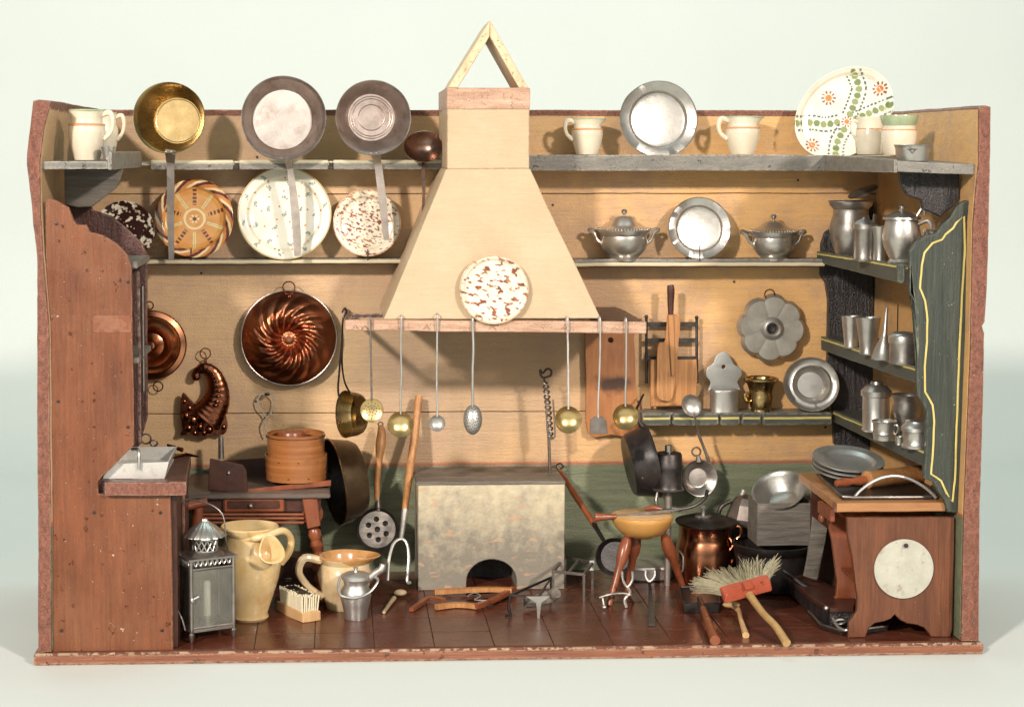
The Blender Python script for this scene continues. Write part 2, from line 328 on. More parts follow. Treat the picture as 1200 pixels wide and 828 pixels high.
def wall_mat():
    t = NT('ochre_wall_green_dado'); tc = t.new('ShaderNodeTexCoord'); v = tc.outputs['Object']
    sp = t.new('ShaderNodeSeparateXYZ'); t.l.new(v, sp.inputs[0]); z = sp.outputs[2]; x = sp.outputs[0]
    m1 = t.new('ShaderNodeMapping'); t.l.new(v, m1.inputs[0]); m1.inputs['Scale'].default_value = (9, 60, 110); g = t.noise(m1.outputs[0], 1, 9, .7, .5)
    big = t.noise(v, 7, 5, .6); med = t.noise(v, 34, 6, .7); fine = t.noise(v, 420, 3, .6)
    oc = t.ramp(g, [(.22, (.56, .33, .145)), (.5, (.70, .40, .15)), (.78, (.74, .46, .20))])
    oc = t.mix(t.ramp(x, [(.45, 1.), (.95, 0.)]), oc, (.60, .395, .205))          # paler and less orange towards the left
    st = t.ramp(t.math('ADD', t.math('MULTIPLY', big, .65), t.math('MULTIPLY', med, .35)), [(.47, 0.), (.58, 1.)])
    oc = t.mix(t.math('MULTIPLY', st, .62), oc, (.44, .285, .185))
    oc = t.mix(t.ramp(med, [(.66, 0.), (.70, .65)]), oc, (.66, .40, .16))
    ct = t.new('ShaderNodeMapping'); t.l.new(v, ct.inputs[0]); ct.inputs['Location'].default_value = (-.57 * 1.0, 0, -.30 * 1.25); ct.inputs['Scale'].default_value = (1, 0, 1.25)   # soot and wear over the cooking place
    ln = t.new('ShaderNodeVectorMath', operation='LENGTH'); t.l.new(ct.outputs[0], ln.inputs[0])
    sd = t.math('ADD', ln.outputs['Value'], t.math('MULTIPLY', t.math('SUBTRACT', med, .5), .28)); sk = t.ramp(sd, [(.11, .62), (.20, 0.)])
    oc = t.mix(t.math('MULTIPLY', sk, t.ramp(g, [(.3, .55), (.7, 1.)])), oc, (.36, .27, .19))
    spk = t.ramp(t.noise(v, 170, 4, .7), [(.69, 0.), (.72, 1.)]); oc = t.mix(t.math('MULTIPLY', spk, .7), oc, (.36, .20, .11))
    wob = t.math('ADD', z, t.math('MULTIPLY', t.math('SUBTRACT', t.noise(v, 26, 4), .5), .004))
    gr = t.ramp(g, [(.3, (.105, .135, .082)), (.7, (.20, .235, .14))]); gr = t.mix(t.ramp(med, [(.6, 0.), (.8, .6)]), gr, (.07, .085, .07))
    k = t.ramp(t.math('SUBTRACT', wob, ZG * .001 - .5), [(.4975, 1.), (.4985, 0.)])
    kr = t.ramp(t.math('SUBTRACT', wob, ZG * .001 - .5), [(.5025, 1.), (.5035, 0.)])
    c = t.mix(kr, oc, (.40, .12, .06)); c = t.mix(k, c, gr)
    c = t.mix(t.math('MULTIPLY', fine, .22), c, (.30, .2, .12))
    t.l.new(c, t.b.inputs['Base Color']); t.b.inputs['Roughness'].default_value = .46
    h = t.math('ADD', t.math('MULTIPLY', g, .7), t.math('MULTIPLY', fine, .3)); t.l.new(t.bump(h, 1., .0026), t.b.inputs['Normal']); return t.m
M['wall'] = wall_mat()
def hearth_mat():
    t = NT('lime_washed_hearth'); tc = t.new('ShaderNodeTexCoord'); v = tc.outputs['Object']
    sp = t.new('ShaderNodeSeparateXYZ'); t.l.new(v, sp.inputs[0])
    n = t.noise(v, 16, 6, .65); n2 = t.noise(v, 55, 5, .65)
    c = t.ramp(n, [(.3, (.46, .395, .26)), (.6, (.60, .525, .36))])
    k = t.math('ADD', t.math('MULTIPLY', n, .55), t.math('MULTIPLY', n2, .45))
    k = t.math('SUBTRACT', k, t.math('MULTIPLY', t.math('SUBTRACT', sp.outputs[2], .045), 2.4))     # soot drifting up from the fire hole
    c = t.mix(t.ramp(k, [(.24, 0.), (.50, .85)]), c, (.15, .135, .115))
    m = t.new('ShaderNodeMapping'); t.l.new(v, m.inputs[0]); m.inputs['Scale'].default_value = (46, 46, 130); br = t.noise(m.outputs[0], 1, 2, .4)
    c = t.mix(t.ramp(br, [(.62, 0.), (.67, .5)]), c, (.52, .29, .17))
    t.l.new(c, t.b.inputs['Base Color']); t.b.inputs['Roughness'].default_value = .7; t.l.new(t.bump(n2, .8, .003), t.b.inputs['Normal']); return t.m
M['hearth'] = hearth_mat()
# ================================================================== the setting: paper sweep and the toy room
b = B(); pf = [(-1900, -.5)] + [(1250, -.5)] + [(1250 + 450 * math.sin(R(a)), 450 - .5 - 450 * math.cos(R(a))) for a in range(6, 91, 6)] + [(1700, 3200)]
b.grid(lambda i, j: Vector(((-2600, 3800)[j], pf[i][0], pf[i][1])), len(pf), 2, False)
struct('backdrop', b, M['paper'])
YB, ZF, ZT = 385, 14.8, 648
XL, XR = 59.5, 1141.0
fl = struct('floor', B().box(42, 1158, -3, 402, 0, 13, bev=1.5), M['board'])
b = B().box(60, 1140, 1, 384.6, 13.05, 13.6); part(fl, 'grout', b, M['tile2'])
part(fl, 'worn_lip', B().box(44, 1156, -3.4, .8, 11.2, 14.0, bev=.8), mat('rubbed_lip_wood', (.34, .20, .12), (.56, .40, .27), (14, 200, 200), .5, bump=1, bd=.002, chips=((.18, .06, .03), .5, 70)))
xs = [62 + 70.4 * i for i in range(-1, 17)]; ys = [4 + 66 * i for i in range(7)]
for j in range(6):
    for i in range(16):
        x0, x1 = max(xs[i] + 23, 62), min(xs[i + 1] + 23, 1139); y0, y1 = ys[j], min(ys[j + 1], 384)
        if x1 - x0 < 8: continue
        g = random.uniform(.35, .6)
        part(fl, 'tile', B().box(x0 + g, x1 - g, y0 + g, y1 - g, 13.3, ZF + random.uniform(-.25, .15), bev=.35, seg=1), M['tile'])
# back wall: three wide planks
wb = struct('wall_back', B().box(44, 1157, 393, 402, 13, ZT - 2), M['red'])
zj = [13, P(300, 484, 385).z, P(700, 227, 385).z, ZT - 1]
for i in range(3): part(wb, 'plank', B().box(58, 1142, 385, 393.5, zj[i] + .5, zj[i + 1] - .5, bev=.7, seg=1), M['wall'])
part(wb, 'capping', B().box(60, 1141, 383.2, 403, ZT - 7, ZT + 1, bev=1), M['red_edge'])
for a, d in ((935, 211), (301, 184), (648, 300 - 60), (860, 330), (190, 262), (410, 234), (748, 470), (967, 500), (236, 320), (300, 470)):
    part(wb, 'nail', B().lathe([(0, 0), (1.5, .2), (1.7, 1.0), (0, 1.8)], face(P(a, d, 385) ), 10), M['iron'])
# side walls, worn outlines
pl = xz(0, [(39, 118), (46, 116.5), (60, 118), (52, 150), (47, 189), (47, 240), (50, 300), (57, 380), (58, 480), (59, 600), (60, 764), (45, 765), (44.5, 600), (43.5, 480), (43.5, 300), (38.5, 262), (37, 240), (31.5, 192), (32, 180)])
wl = struct('wall_left', B().prism(pl, 0, 402, bev=.8), M['red_edge'])
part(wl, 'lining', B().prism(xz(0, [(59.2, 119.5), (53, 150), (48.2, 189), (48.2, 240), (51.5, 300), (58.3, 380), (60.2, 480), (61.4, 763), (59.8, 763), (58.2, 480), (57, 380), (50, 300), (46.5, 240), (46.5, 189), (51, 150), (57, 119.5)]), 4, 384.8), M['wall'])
pr = xz(0, [(1147.5, 126), (1154, 123.5), (1161, 125.5), (1160, 180), (1159, 260), (1157, 330), (1154, 377), (1151, 382), (1153.5, 391), (1151, 500), (1148, 600), (1147, 751), (1127, 751), (1130, 600), (1134, 500), (1138, 400), (1141, 260), (1147, 190)])
wr = struct('wall_right', B().prism(pr, 0, 402, bev=.8), M['red_edge'])
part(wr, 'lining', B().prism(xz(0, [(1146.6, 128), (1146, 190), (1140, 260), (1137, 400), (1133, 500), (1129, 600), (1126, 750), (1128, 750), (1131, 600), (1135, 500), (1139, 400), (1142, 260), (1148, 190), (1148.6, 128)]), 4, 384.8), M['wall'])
# ================================================================== shelves
zt = P(300, 188.5, 326).z; zb = P(300, 198.5, 326).z
t = thing('plate_rail', 'long grey shelf with slotted front rail high on the wall left of the chimney hood', 'shelf', (340, 384, zb))
part(t, 'shelf_board', B().box(P(140, 190, 385).x, P(522, 190, 330).x, 332, 384.5, zt - 6, zt - .5, bev=.6), M['shelftop'])
for a, c in ((177, 273), (281, 384), (391, 524)):
    x0, x1 = P(a, 190, 326).x, P(c, 190, 326).x
    part(t, 'rail', B().box(x0, x1, 326, 332, zb, zt - 3.2, bev=.8), M['grey'])
    part(t, 'bead', B().tube([(x0, 328.6, zt - 1.6), (x1, 328.6, zt - 1.6)], 2.6, 8), M['shelftop'])
for a in (276, 387): part(t, 'slot_block', B().box(P(a - 2, 0, 333).x, P(a + 3, 0, 333).x, 331, 334, zb, zt - 2.5), M['black'])
z1t, z1b = P(90, 189, 8).z, P(90, 198, 8).z
t = thing('corner_shelf', 'grey shelf end running forward along the left wall with a scalloped dark bracket below', 'shelf', (95, 200, z1b))
part(t, 'shelf_board', B().box(50, 133, 8, 384, z1b, z1t, bev=.8), M['grey'])
part(t, 'lip', B().box(133.3, 138, 7, 330, z1b - 1, z1t + 11, bev=.8), M['grey'])
part(t, 'bracket', B().prism(xz(115, [(76, 198.5), (76, 240), (92, 243), (108, 242), (121, 232), (135, 222), (141, 210), (144, 198.5)]), 112, 120, bev=1), M['greywood'])
zt2, zb2 = P(800, 181.5, 326).z, P(800, 200, 326).z
t = thing('display_shelf', 'long grey shelf high on the wall right of the chimney hood', 'shelf', (820, 384, zb2))
part(t, 'shelf_board', B().box(P(620, 190, 326).x, 1140, 331.5, 384.5, zt2 - 7, zt2 - .3, bev=.6), M['shelftop'])
part(t, 'front_edge', B().box(P(620, 190, 326).x, P(967.5, 190, 326).x, 326, 331.8, zb2, zt2, bev=1), M['grey'])
z2t, z2b = P(1090, 188, 8).z, P(1090, 201, 8).z
t = thing('corner_shelf', 'grey shelf end running forward along the right wall above the green panelled rack', 'shelf', (1096, 200, z2b))
xa = P(1052, 190, 8).x
part(t, 'shelf_board', B().hull8([Vector((xa, 8, z2t)), Vector((1145, 8, z2t - 5)), Vector((1145, 8, z2b - 4)), Vector((xa, 8, z2b))], [Vector((xa + 3, 330, zt2 - .6)), Vector((1141, 330, zt2 - 2)), Vector((1141, 330, zt2 - 12)), Vector((xa + 3, 330, zt2 - 12))], bev=.8), M['grey'])
part(t, 'lip', B().hull8([Vector((xa - 4, 9, z2t + 1)), Vector((xa - .3, 9, z2t + 1)), Vector((xa - .3, 9, z2b - 1)), Vector((xa - 4, 9, z2b - 1))], [Vector((xa, 326, zt2)), Vector((xa + 2.7, 326, zt2)), Vector((xa + 2.7, 326, zb2)), Vector((xa, 326, zb2))]), M['grey'])
part(t, 'bracket', B().prism(xz(50, [(1053, 200), (1055, 217), (1063, 229), (1079, 235), (1081, 245), (1101, 254), (1118, 240), (1123.5, 232), (1123.5, 203)]), 46, 56, bev=1.2), M['black'])
def thin_shelf(lab, x0, x1, yt, yb, Y):
    a, c = P(x0, yt, Y).x, P(x1, yt, Y).x; z1, z0 = P(600, yt, Y).z, P(600, yb, Y).z
    t = thing('thin_shelf', lab, 'shelf', ((a + c) / 2, 384, z0))
    part(t, 'shelf_board', B().box(a, c, Y + 3, 384.5, z0 + 1, z1, bev=.5), M['grey'])
    part(t, 'bead', B().tube([(a, Y + 1.6, z0 + 3.4), (c, Y + 1.6, z0 + 3.4)], 2.7, 8), M['shelftop'])
    part(t, 'lower_bead', B().tube([(a, Y + 3.2, z0 + .4), (c, Y + 3.2, z0 + .4)], 1.2, 6), M['wooddk'])
    return t, z1
sA, zA = thin_shelf('thin plate shelf halfway up the wall left of the hood, holding four painted plates', 168, 480, 303, 309, 346)
sB, zB = thin_shelf('thin shelf right of the hood holding two lidded tureens and a pewter plate', 672, 966, 304.5, 313.5, 340)
for sh, px, y0, y1, Y in ((sB, 820, 287, 306, 341), (sA, 224, 290, 305, 347), (sA, 327, 292, 305, 347), (sA, 431, 292, 305, 347)):
    part(sh, 'peg', B().tube([P(px, y0, Y - 1), P(px, y1, Y - 1)], .7, 6), M['iron'])
z1, z0 = P(860, 484, 338).z, P(860, 498, 338).z; zC = z1
t = thing('spoon_shelf', 'low dark shelf with notched segmented front edge, above the green dado on the right', 'shelf', (870, 384, z0))
part(t, 'shelf_board', B().prism([(P(757, 0, 345).x, 345), (P(751, 0, 360).x, 360), (P(760, 0, 384).x, 384.5), (P(976, 0, 384).x + 4, 384.5), (P(976, 0, 345).x + 2, 345)], -z1, -(z0 + 4), M=RX(-90)), M['grey'])
for a, c in ((753, 786), (788.5, 842), (844.5, 867), (869.5, 892), (894.5, 975)):
    x0, x1 = P(a, 490, 338).x, P(c, 490, 338).x
    part(t, 'rail', B().box(x0, x1, 338, 345, z0, z1, bev=1.6), M['green2'])
    part(t, 'painted_line', B().box(x0 + 1, x1 - 1, 337.6, 338.3, (z0 + z1) / 2 - .5, (z0 + z1) / 2 + 2.6, bev=.3), M['yellow'])
# ================================================================== right corner rack with green panel
t = thing('corner_rack', 'dark green panelled corner rack with yellow line and three shelves on the right wall', 'rack', (1100, 200, 100))
gp = [(1126, 238), (1133, 235), (1140, 236), (1139, 300), (1136, 400), (1132, 500), (1128, 576), (1127, 601), (1111, 600), (1107, 586), (1100, 576), (1094, 565), (1083, 560), (1083, 551), (1085, 532), (1086, 505), (1086, 481), (1081, 471), (1076, 464), (1075, 443), (1076, 400), (1076, 372), (1072, 354), (1066, 344), (1066, 337), (1066, 294), (1072, 286), (1083, 277), (1098, 273), (1103, 264), (1113, 256), (1121, 243)]
part(t, 'end_panel', B().prism(xz(18, gp), 18, 27, bev=1.2), M['green'])
yl = [(1130, 253), (1121, 261), (1117, 268), (1108, 275), (1104, 281), (1093, 285), (1083, 296), (1080, 311), (1078, 337), (1084, 352), (1087, 375), (1086, 400), (1084, 430), (1084, 459), (1093, 474), (1095, 494), (1093, 532), (1091, 555), (1103, 563), (1109, 577), (1116, 588), (1119, 561), (1122, 470), (1125, 400), (1128, 337), (1131, 290)]
part(t, 'painted_line', B().tube([P(a, c, 17.4) for a, c in yl], 1.6, 4, closed=True, ref=(0, 1, 0), flat=.4), M['yellow'])
bp = [(1024, 238), (1005, 248), (985, 262), (968, 272), (963, 285), (962, 322), (968, 332), (971, 352), (970, 440), (976, 470), (978, 520), (1000, 540), (1024, 545)]
part(t, 'back_panel', B().prism(xz(374, bp), 374, 384.5, bev=1), M['black'])
ZS = []
for (bx, by, bb), (fx, fy, fb), nm in (((957, 294, 307), (1064, 311, 334), 0), ((962, 394, 410), (1074, 430, 449), 1), ((974, 480, 493), (1083, 527, 547), 2)):
    A0, A1 = P(fx, fy, 30), P(fx, fb, 30); C0, C1 = P(bx, by, 366), P(bx, bb, 366)
    part(t, 'shelf_lip', B().hull8([A0, A0 + Vector((5, 0, 0)), A1 + Vector((5, 0, 0)), A1], [C0, C0 + Vector((5, 0, 0)), C1 + Vector((5, 0, 0)), C1], bev=.8), M['green2'])
    o = Vector((-.5, 0, -2.2)); q = Vector((-.5, 0, -4.4))
    part(t, 'painted_line', B().hull8([A0 + o, A0 + o + Vector((.8, 0, 0)), A0 + q + Vector((.8, 0, 0)), A0 + q], [C0 + o, C0 + o + Vector((.8, 0, 0)), C0 + q + Vector((.8, 0, 0)), C0 + q]), M['yellow'])
    part(t, 'shelf', B().hull8([A0 + Vector((4.8, -2, -2)), Vector((1138, 28, A0.z - 2)), Vector((1138, 28, A0.z - 9)), A0 + Vector((4.8, -2, -9))], [C0 + Vector((4.8, 7, -2)), Vector((1138, 373, C0.z - 2)), Vector((1138, 373, C0.z - 9)), C0 + Vector((4.8, 7, -9))]), M['green2'])
    ZS.append((A0.z - 2, C0.z - 2))
def zs(k, Y): a, c = ZS[k]; return a + (c - a) * (Y - 30) / 336
part(t, 'lip_end', B().box(P(1058, 0, 29).x, P(1066, 0, 29).x, 27.5, 36, P(0, 334, 30).z, P(0, 312, 30).z, bev=1.5), M['green'])
# ================================================================== left red cupboard
t = thing('corner_cupboard', 'tall red painted corner cupboard with scalloped top, filling the left side', 'cupboard', (130, 90, 13))
lp = [(53, 234), (58, 232), (66, 235), (80, 243), (86, 258), (90, 263), (101, 264), (105, 272), (121, 276), (137, 286), (149, 298), (154.5, 313), (155, 400), (157, 521), (120, 558), (115, 564), (115, 578), (200, 580), (203, 764), (59, 764), (58, 600), (57, 480), (56, 380), (53, 300)]
part(t, 'side_panel', B().prism(xz(5, lp), 5, 13, bev=1), M['red'])
rp = [(77, 229), (84, 227), (94, 230), (104, 235), (109, 246), (132, 254), (152, 271), (166, 285), (172, 298), (172.5, 490), (162, 524), (160, 545), (78, 545)]
part(t, 'back_panel', B().prism(xz(150, rp), 150, 158, bev=1), M['maroon'], 'dark rough scalloped board behind the red panel')
zz = P(165, 306, 20).z
part(t, 'shelf', B().box(60, P(157, 0, 14).x + 1, 13.2, 149.8, zz - 8, zz, bev=.8), M['greywood'])
part(t, 'shelf', B().box(60, P(157, 0, 14).x + 1, 13.2, 149.8, zz - 118, zz - 111, bev=.8), M['greywood'])
zt3 = P(216, 531, 190).z; zb3 = zt3 - 16
part(t, 'top_board', B().prism([(P(115.5, 0, -4).x, -4), (P(213, 0, -4).x, -4), (P(219, 0, 190).x, 190), (60, 190), (60, 13.3), (P(115.5, 0, 13).x, 13.3)], -zt3, -zb3, M=RX(-90), bev=.8), M['maroon'])
part(t, 'board_edge', B().box(P(116, 0, -5).x, P(212.5, 0, -5).x, -5.3, -3.7, zb3 + .5, zt3 - .3, bev=.4), M['red_edge'])
part(t, 'chest', B().box(62, P(201, 0, 13).x, 13.4, 186, 14.9, zb3 - .3, bev=1), M['wooddk'])
part(t, 'side_moulding', B().box(P(203.5, 0, 30).x, P(206.5, 0, 30).x, 80, 86, 15, zb3 - .3, bev=1), M['red_edge'])
part(t, 'rod', B().tube([P(167, 335, 40), P(168, 458, 40)], 1.6, 8), M['ironlt'])
part(t, 'cross_pin', B().tube([P(158, 419, 39), P(172, 419, 39)], 1.3, 8), M['ironlt'])
part(t, 'edge_strip', B().box(P(158, 0, 30).x, P(161, 0, 30).x, 20, 26, P(0, 520, 30).z, P(0, 318, 30).z, bev=.8), M['maroon'])
for a, d in ((66, 262), (68, 470), (150, 330), (150, 500), (72, 738), (190, 738), (188, 600), (110, 600)):
    part(t, 'nail_head', B().lathe([(0, 0), (1.9, 0), (1.9, .7), (0, 1.1)], face(P(a, d, 4.6)), 10), M['iron'])
# paper label ghost and chips left as paint wear
part(t, 'paper_label', B().prism(xz(4.6, [(109, 370), (153, 369), (154, 389), (130, 390), (109, 389)]), 4.5, 5.0), mat('faded_paper_trace', (.20, .075, .034), (.30, .13, .065), (60, 60, 60), .6, chips=((.20, .06, .025), .52, 90)))
# ================================================================== chimney hood
Yh = 200
t = thing('chimney_hood', 'cream wooden chimney hood with tall flue and open triangular gable in the centre', 'chimney hood', (640, 290, P(600, 388, 183).z))
a0, a1 = P(524, 198, Yh), P(620, 198, Yh); zt4, zband = P(570, 103, Yh).z, P(570, 128, Yh).z
part(t, 'flue', B().box(a0.x, a1.x, Yh, 384, a0.z, zt4 - 2, bev=.8), M['hood'])
part(t, 'flue_band', B().box(a0.x - .6, a1.x + .6, Yh - 1.2, 384, zband, zt4, bev=.7), M['pinkwood'], 'flaking pink band round the top of the flue')
g = [(P(525, 103, Yh), P(574, 24, Yh), P(573.5, 43, Yh), P(536.5, 103, Yh)), (P(574.3, 24, Yh), P(619, 103.5, Yh), P(608, 103.5, Yh), P(573.8, 43, Yh))]
for q in g:
    part(t, 'gable_bar', B().hull8(list(q), [p + Vector((0, 92, 0)) for p in q], bev=.8), M['cream_wood'])
c0, c1 = P(449.5, 374, 184), P(704, 375.5, 184)
fr = [Vector((a0.x - 1, Yh - .5, a0.z)), Vector((a1.x + 1, Yh - .5, a0.z)), Vector((a1.x + 1, 384, a0.z)), Vector((a0.x - 1, 384, a0.z))]
bo = [Vector((c0.x, 184, c0.z)), Vector((c1.x, 184, c0.z)), Vector((c1.x, 384, c0.z)), Vector((c0.x, 384, c0.z))]
part(t, 'canopy', B().hull8(fr, bo, bev=.6), M['hood'])
r0, r1 = P(404, 374.5, 180), P(757.5, 377, 180); rb0, rb1 = P(404, 387, 180), P(757.5, 391, 180)
part(t, 'front_rail', B().hull8([r0, rb0, rb1, r1], [p + Vector((0, 7, 0)) for p in (r0, rb0, rb1, r1)], bev=.9), M['pinkwood'])
for x in (r0.x + .3, r1.x - 6.3):
    part(t, 'side_rail', B().box(x, x + 6, 187.2, 384.4, rb0.z + 1, r1.z - .5, bev=.8), M['maroon'])
part(t, 'ledge', B().box(c1.x - 8, r1.x - 6.6, 188, 384, c0.z - 6, c0.z - 3, bev=.5), M['wooddk'])
part(t, 'cross_bar', B().box(r0.x + 6.5, c0.x - .5, 196, 202, P(420, 372, 198).z, P(420, 367, 198).z, bev=.8), M['maroon'])
for px in (417, 428, 500, 577, 662):
    part(t, 'peg', B().tube([P(px, 382, 180), P(px, 383, 173)], [1.5, 1.0], 6), M['pinkwood'])
# ================================================================== hearth
Yf = 275
h0, h1 = P(490, 568, Yf), P(662, 568, Yf)
t = thing('hearth', 'square whitewashed masonry hearth with sooty arched fire hole standing under the hood', 'hearth', ((h0.x + h1.x) / 2, Yf, ZF))
ac = P(576, 690, Yf); ar = 29 * S(Yf)
out = [(h0.x, ZF)] + [(ac.x - ar * 1.03 * math.cos(R(k)), ZF + 11 + ar * .92 * math.sin(R(k)) if k not in (-90, 270) else ZF) for k in range(0, 181, 12)]
out = [(h0.x, ZF), (ac.x - ar * 1.03, ZF)] + out[1:] + [(ac.x + ar * 1.03, ZF), (h1.x, ZF), (h1.x, h0.z), (h0.x, h0.z)]
part(t, 'block', B().prism(out, Yf, 383.5, bev=.9), M['hearth'])
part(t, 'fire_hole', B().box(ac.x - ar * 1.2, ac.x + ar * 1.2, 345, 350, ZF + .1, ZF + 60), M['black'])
part(t, 'hearth_slab', B().box(h0.x - 3, h1.x + .5, Yf - 2.5, 384, h0.z, P(560, 563.5, Yf).z, bev=1.2), M['greywood'])
# ================================================================== builders for the crockery and pots
def circle_prof(pts): return pts
def plate_prof(r, d=None, rim=.26, th=1.6):
    """front profile of a plate of radius r, opening along +z"""
    d = d or r * .13; ri = r * (1 - rim)
    return [(0, 0), (ri * .80, 0), (ri * .93, d * .18), (ri, d * .72), (ri + r * .02, d * .80), (r * .965, d), (r * .985, d + r * .02), (r, d + r * .005), (r * .985, d - th * .8), (ri, d * .62 - th), (ri * .8, -th), (ri * .75, -th * 1.2), (0, -th)]
def metal_plate(lab, px, py, rpx, Y, m='pewter', tilt=10, group=None, turn=0, parent_name='plate', rim=.26, cat='plate', rx=None):
    c = P(px, py, Y); r = rpx * S(Y, px)
    b = B().lathe(plate_prof(r, rim=rim), face(c, tilt, turn), 72, .004)
    return solo(parent_name, b, M[m], lab, cat, group=group)
def lerp3(a, b, t): return tuple(a[i] * (1 - t) + b[i] * t for i in range(3))
def deco_plate(name, lab, px, py, rpx, Y, fn, tilt=9, turn=0, spin=0, rim=.2, seg=224, nr=80, sx=1, sy=1, depth=None, cat='plate'):
    c = P(px, py, Y); r = rpx * S(Y, px); pf = plate_prof(r, depth, rim)
    front = pf[:8]; back = pf[8:]
    L = [0]
    for i in range(1, len(front)): L.append(L[-1] + math.dist(front[i], front[i - 1]))
    prof = []
    for k in range(nr):
        t = L[-1] * k / (nr - 1); i = max(j for j in range(len(L)) if L[j] <= t + 1e-9); i = min(i, len(front) - 2)
        u = (t - L[i]) / max(L[i + 1] - L[i], 1e-9); prof.append((front[i][0] * (1 - u) + front[i + 1][0] * u, front[i][1] * (1 - u) + front[i + 1][1] * u))
    prof += back
    b = B(); b.lathe(prof, None, seg, .004, sx, sy)
    bm = b.bm; Mx = face(c, tilt, turn, spin)
    lay = bm.verts.layers.float_color.new('col')
    for v in bm.verts:
        v[lay] = (*fn(v.co.x / r, v.co.y / r), 1)
    bm.transform(Mx)
    return solo(name, b, M['deco'], lab, cat)
def nz(x, y, s, o=0): return noise.fractal(Vector((x * s, y * s, o)), 1.0, 2.0, 3)
CR, BRN, GRN = (.76, .69, .54), (.20, .055, .025), (.20, .24, .12)
def splash(o, th, dens=1.0, bg=CR, fg=BRN, sc_=7):
    def fn(x, y):
        r = math.hypot(x, y); n = nz(x + o, y * 1.7 + x * .4, sc_, o); c = bg
        k = min(max((n - th + (.06 if r < .75 else 0)) * 10, 0), 1); c = lerp3(bg, lerp3(fg, (.36, .15, .07), min(max(nz(x, y, 9, o + 2) * 2, 0), 1)), k)
        n2 = nz(x, y, 3, o + 5); c = lerp3(c, (.66, .50, .30), min(max(n2 - .2, 0), .25))
        if r > .95: c = lerp3(c, (.48, .28, .14), .6)
        return c
    return fn
def dark_splash(x, y):
    r = math.hypot(x, y); bg = (.035, .010, .008); n = nz(x, y, 6.5, 3.3)
    lo = .10 if r > .62 else .34
    return lerp3(bg, (.72, .66, .52), min(max((n - lo) * 14, 0), 1))
random.seed(21)
SPR = [(random.uniform(0, 6.28), q) for q in (0,)] 
sprigs = [(.0, .0, 0)] + [(.36 * math.cos(a), .36 * math.sin(a), a) for a in [i * 1.26 + .3 for i in range(5)]] + [(.66 * math.cos(a), .66 * math.sin(a), a) for a in [i * .7 for i in range(9)]] + [(.88 * math.cos(a), .88 * math.sin(a), a) for a in [i * .63 + .2 for i in range(10)]]
dots = [(q * math.cos(a), q * math.sin(a)) for q, n, o in ((.2, 4, .6), (.5, 9, .2), (.78, 13, .1)) for a in [i * 6.283 / n + o for i in range(n)]]
def floral(x, y):
    r = math.hypot(x, y); c = (.72, .71, .60); c = lerp3(c, (.64, .58, .42), min(max(nz(x, y, 3, 1), 0), .3))
    if .80 < r < .815: c = (.70, .66, .48)
    for sx, sy, a in sprigs:
        dx, dy = x - sx, y - sy
        if dx * dx + dy * dy > .012: continue
        for k in range(5):
            q = a * 3.7 + k * 1.15; rr = .030 + .026 * math.sin(a * 9 + k * 2.3); ex, ey = dx - rr * math.cos(q), dy - rr * math.sin(q)
            q2 = q + 1.0 + k
            if (ex * math.cos(q2) + ey * math.sin(q2)) ** 2 / .00065 + (-ex * math.sin(q2) + ey * math.cos(q2)) ** 2 / .00030 < 1: return ((.20, .24, .15), (.24, .25, .28), (.30, .33, .22))[k % 3]
    for dx, dy in dots:
        if (x - dx) ** 2 + (y - dy) ** 2 < .0004: return (.42, .16, .08)
    if r > .965: return (.55, .46, .26)
    return c
def slip(x, y):
    r = math.hypot(x, y); a = math.atan2(y, x); c = lerp3((.64, .27, .06), (.76, .40, .12), .5 + .5 * nz(x, y, 4, 2)); OC = (.86, .70, .38)
    if r > .80:
        k = (a * 11 / 6.283 + r * 4.2) % 1
        return (.12, .022, .01) if k < .34 else ((.86, .66, .36) if k < .62 else (.60, .22, .06))
    if r < .28:
        if .225 < r: return OC
        if r < .045: return (.16, .04, .02)
        if .06 < r < .12 and math.cos(a * 6) > -.2: return OC
        return c
    q = (a / 6.283 * 10) % 1; k = int((a / 6.283 * 10) // 1) % 2
    w = abs(q - .5) * r
    if k == 0:
        if w < .078 and (r * 10.5) % 1 > .34 and .36 < r < .76: return (.16, .035, .015)
    else:
        if .016 < abs(w) < .058 and .33 < r < .78: return (.80, .66, .32)
        if w <= .012 and .33 < r < .78: return (.40, .40, .16)
    return c
flow = [(-.32, .36), (.82, .56), (-.70, -.72), (.62, -.62), (.08, -.18)]
arms = [[(.12, -.08), (.26, .25), (.36, .6), (.22, .95)], [(.06, -.3), (-.12, -.6), (-.2, -.98)], [(-.06, -.18), (-.4, -.24), (-.7, -.2), (-1.05, -.24)], [(.22, -.14), (.5, -.02), (.8, .1), (1.05, .2)]]
arms = [[(p.x, p.z) for p in cr([Vector((a, 0, b)) for a, b in A], 5)] for A in arms]
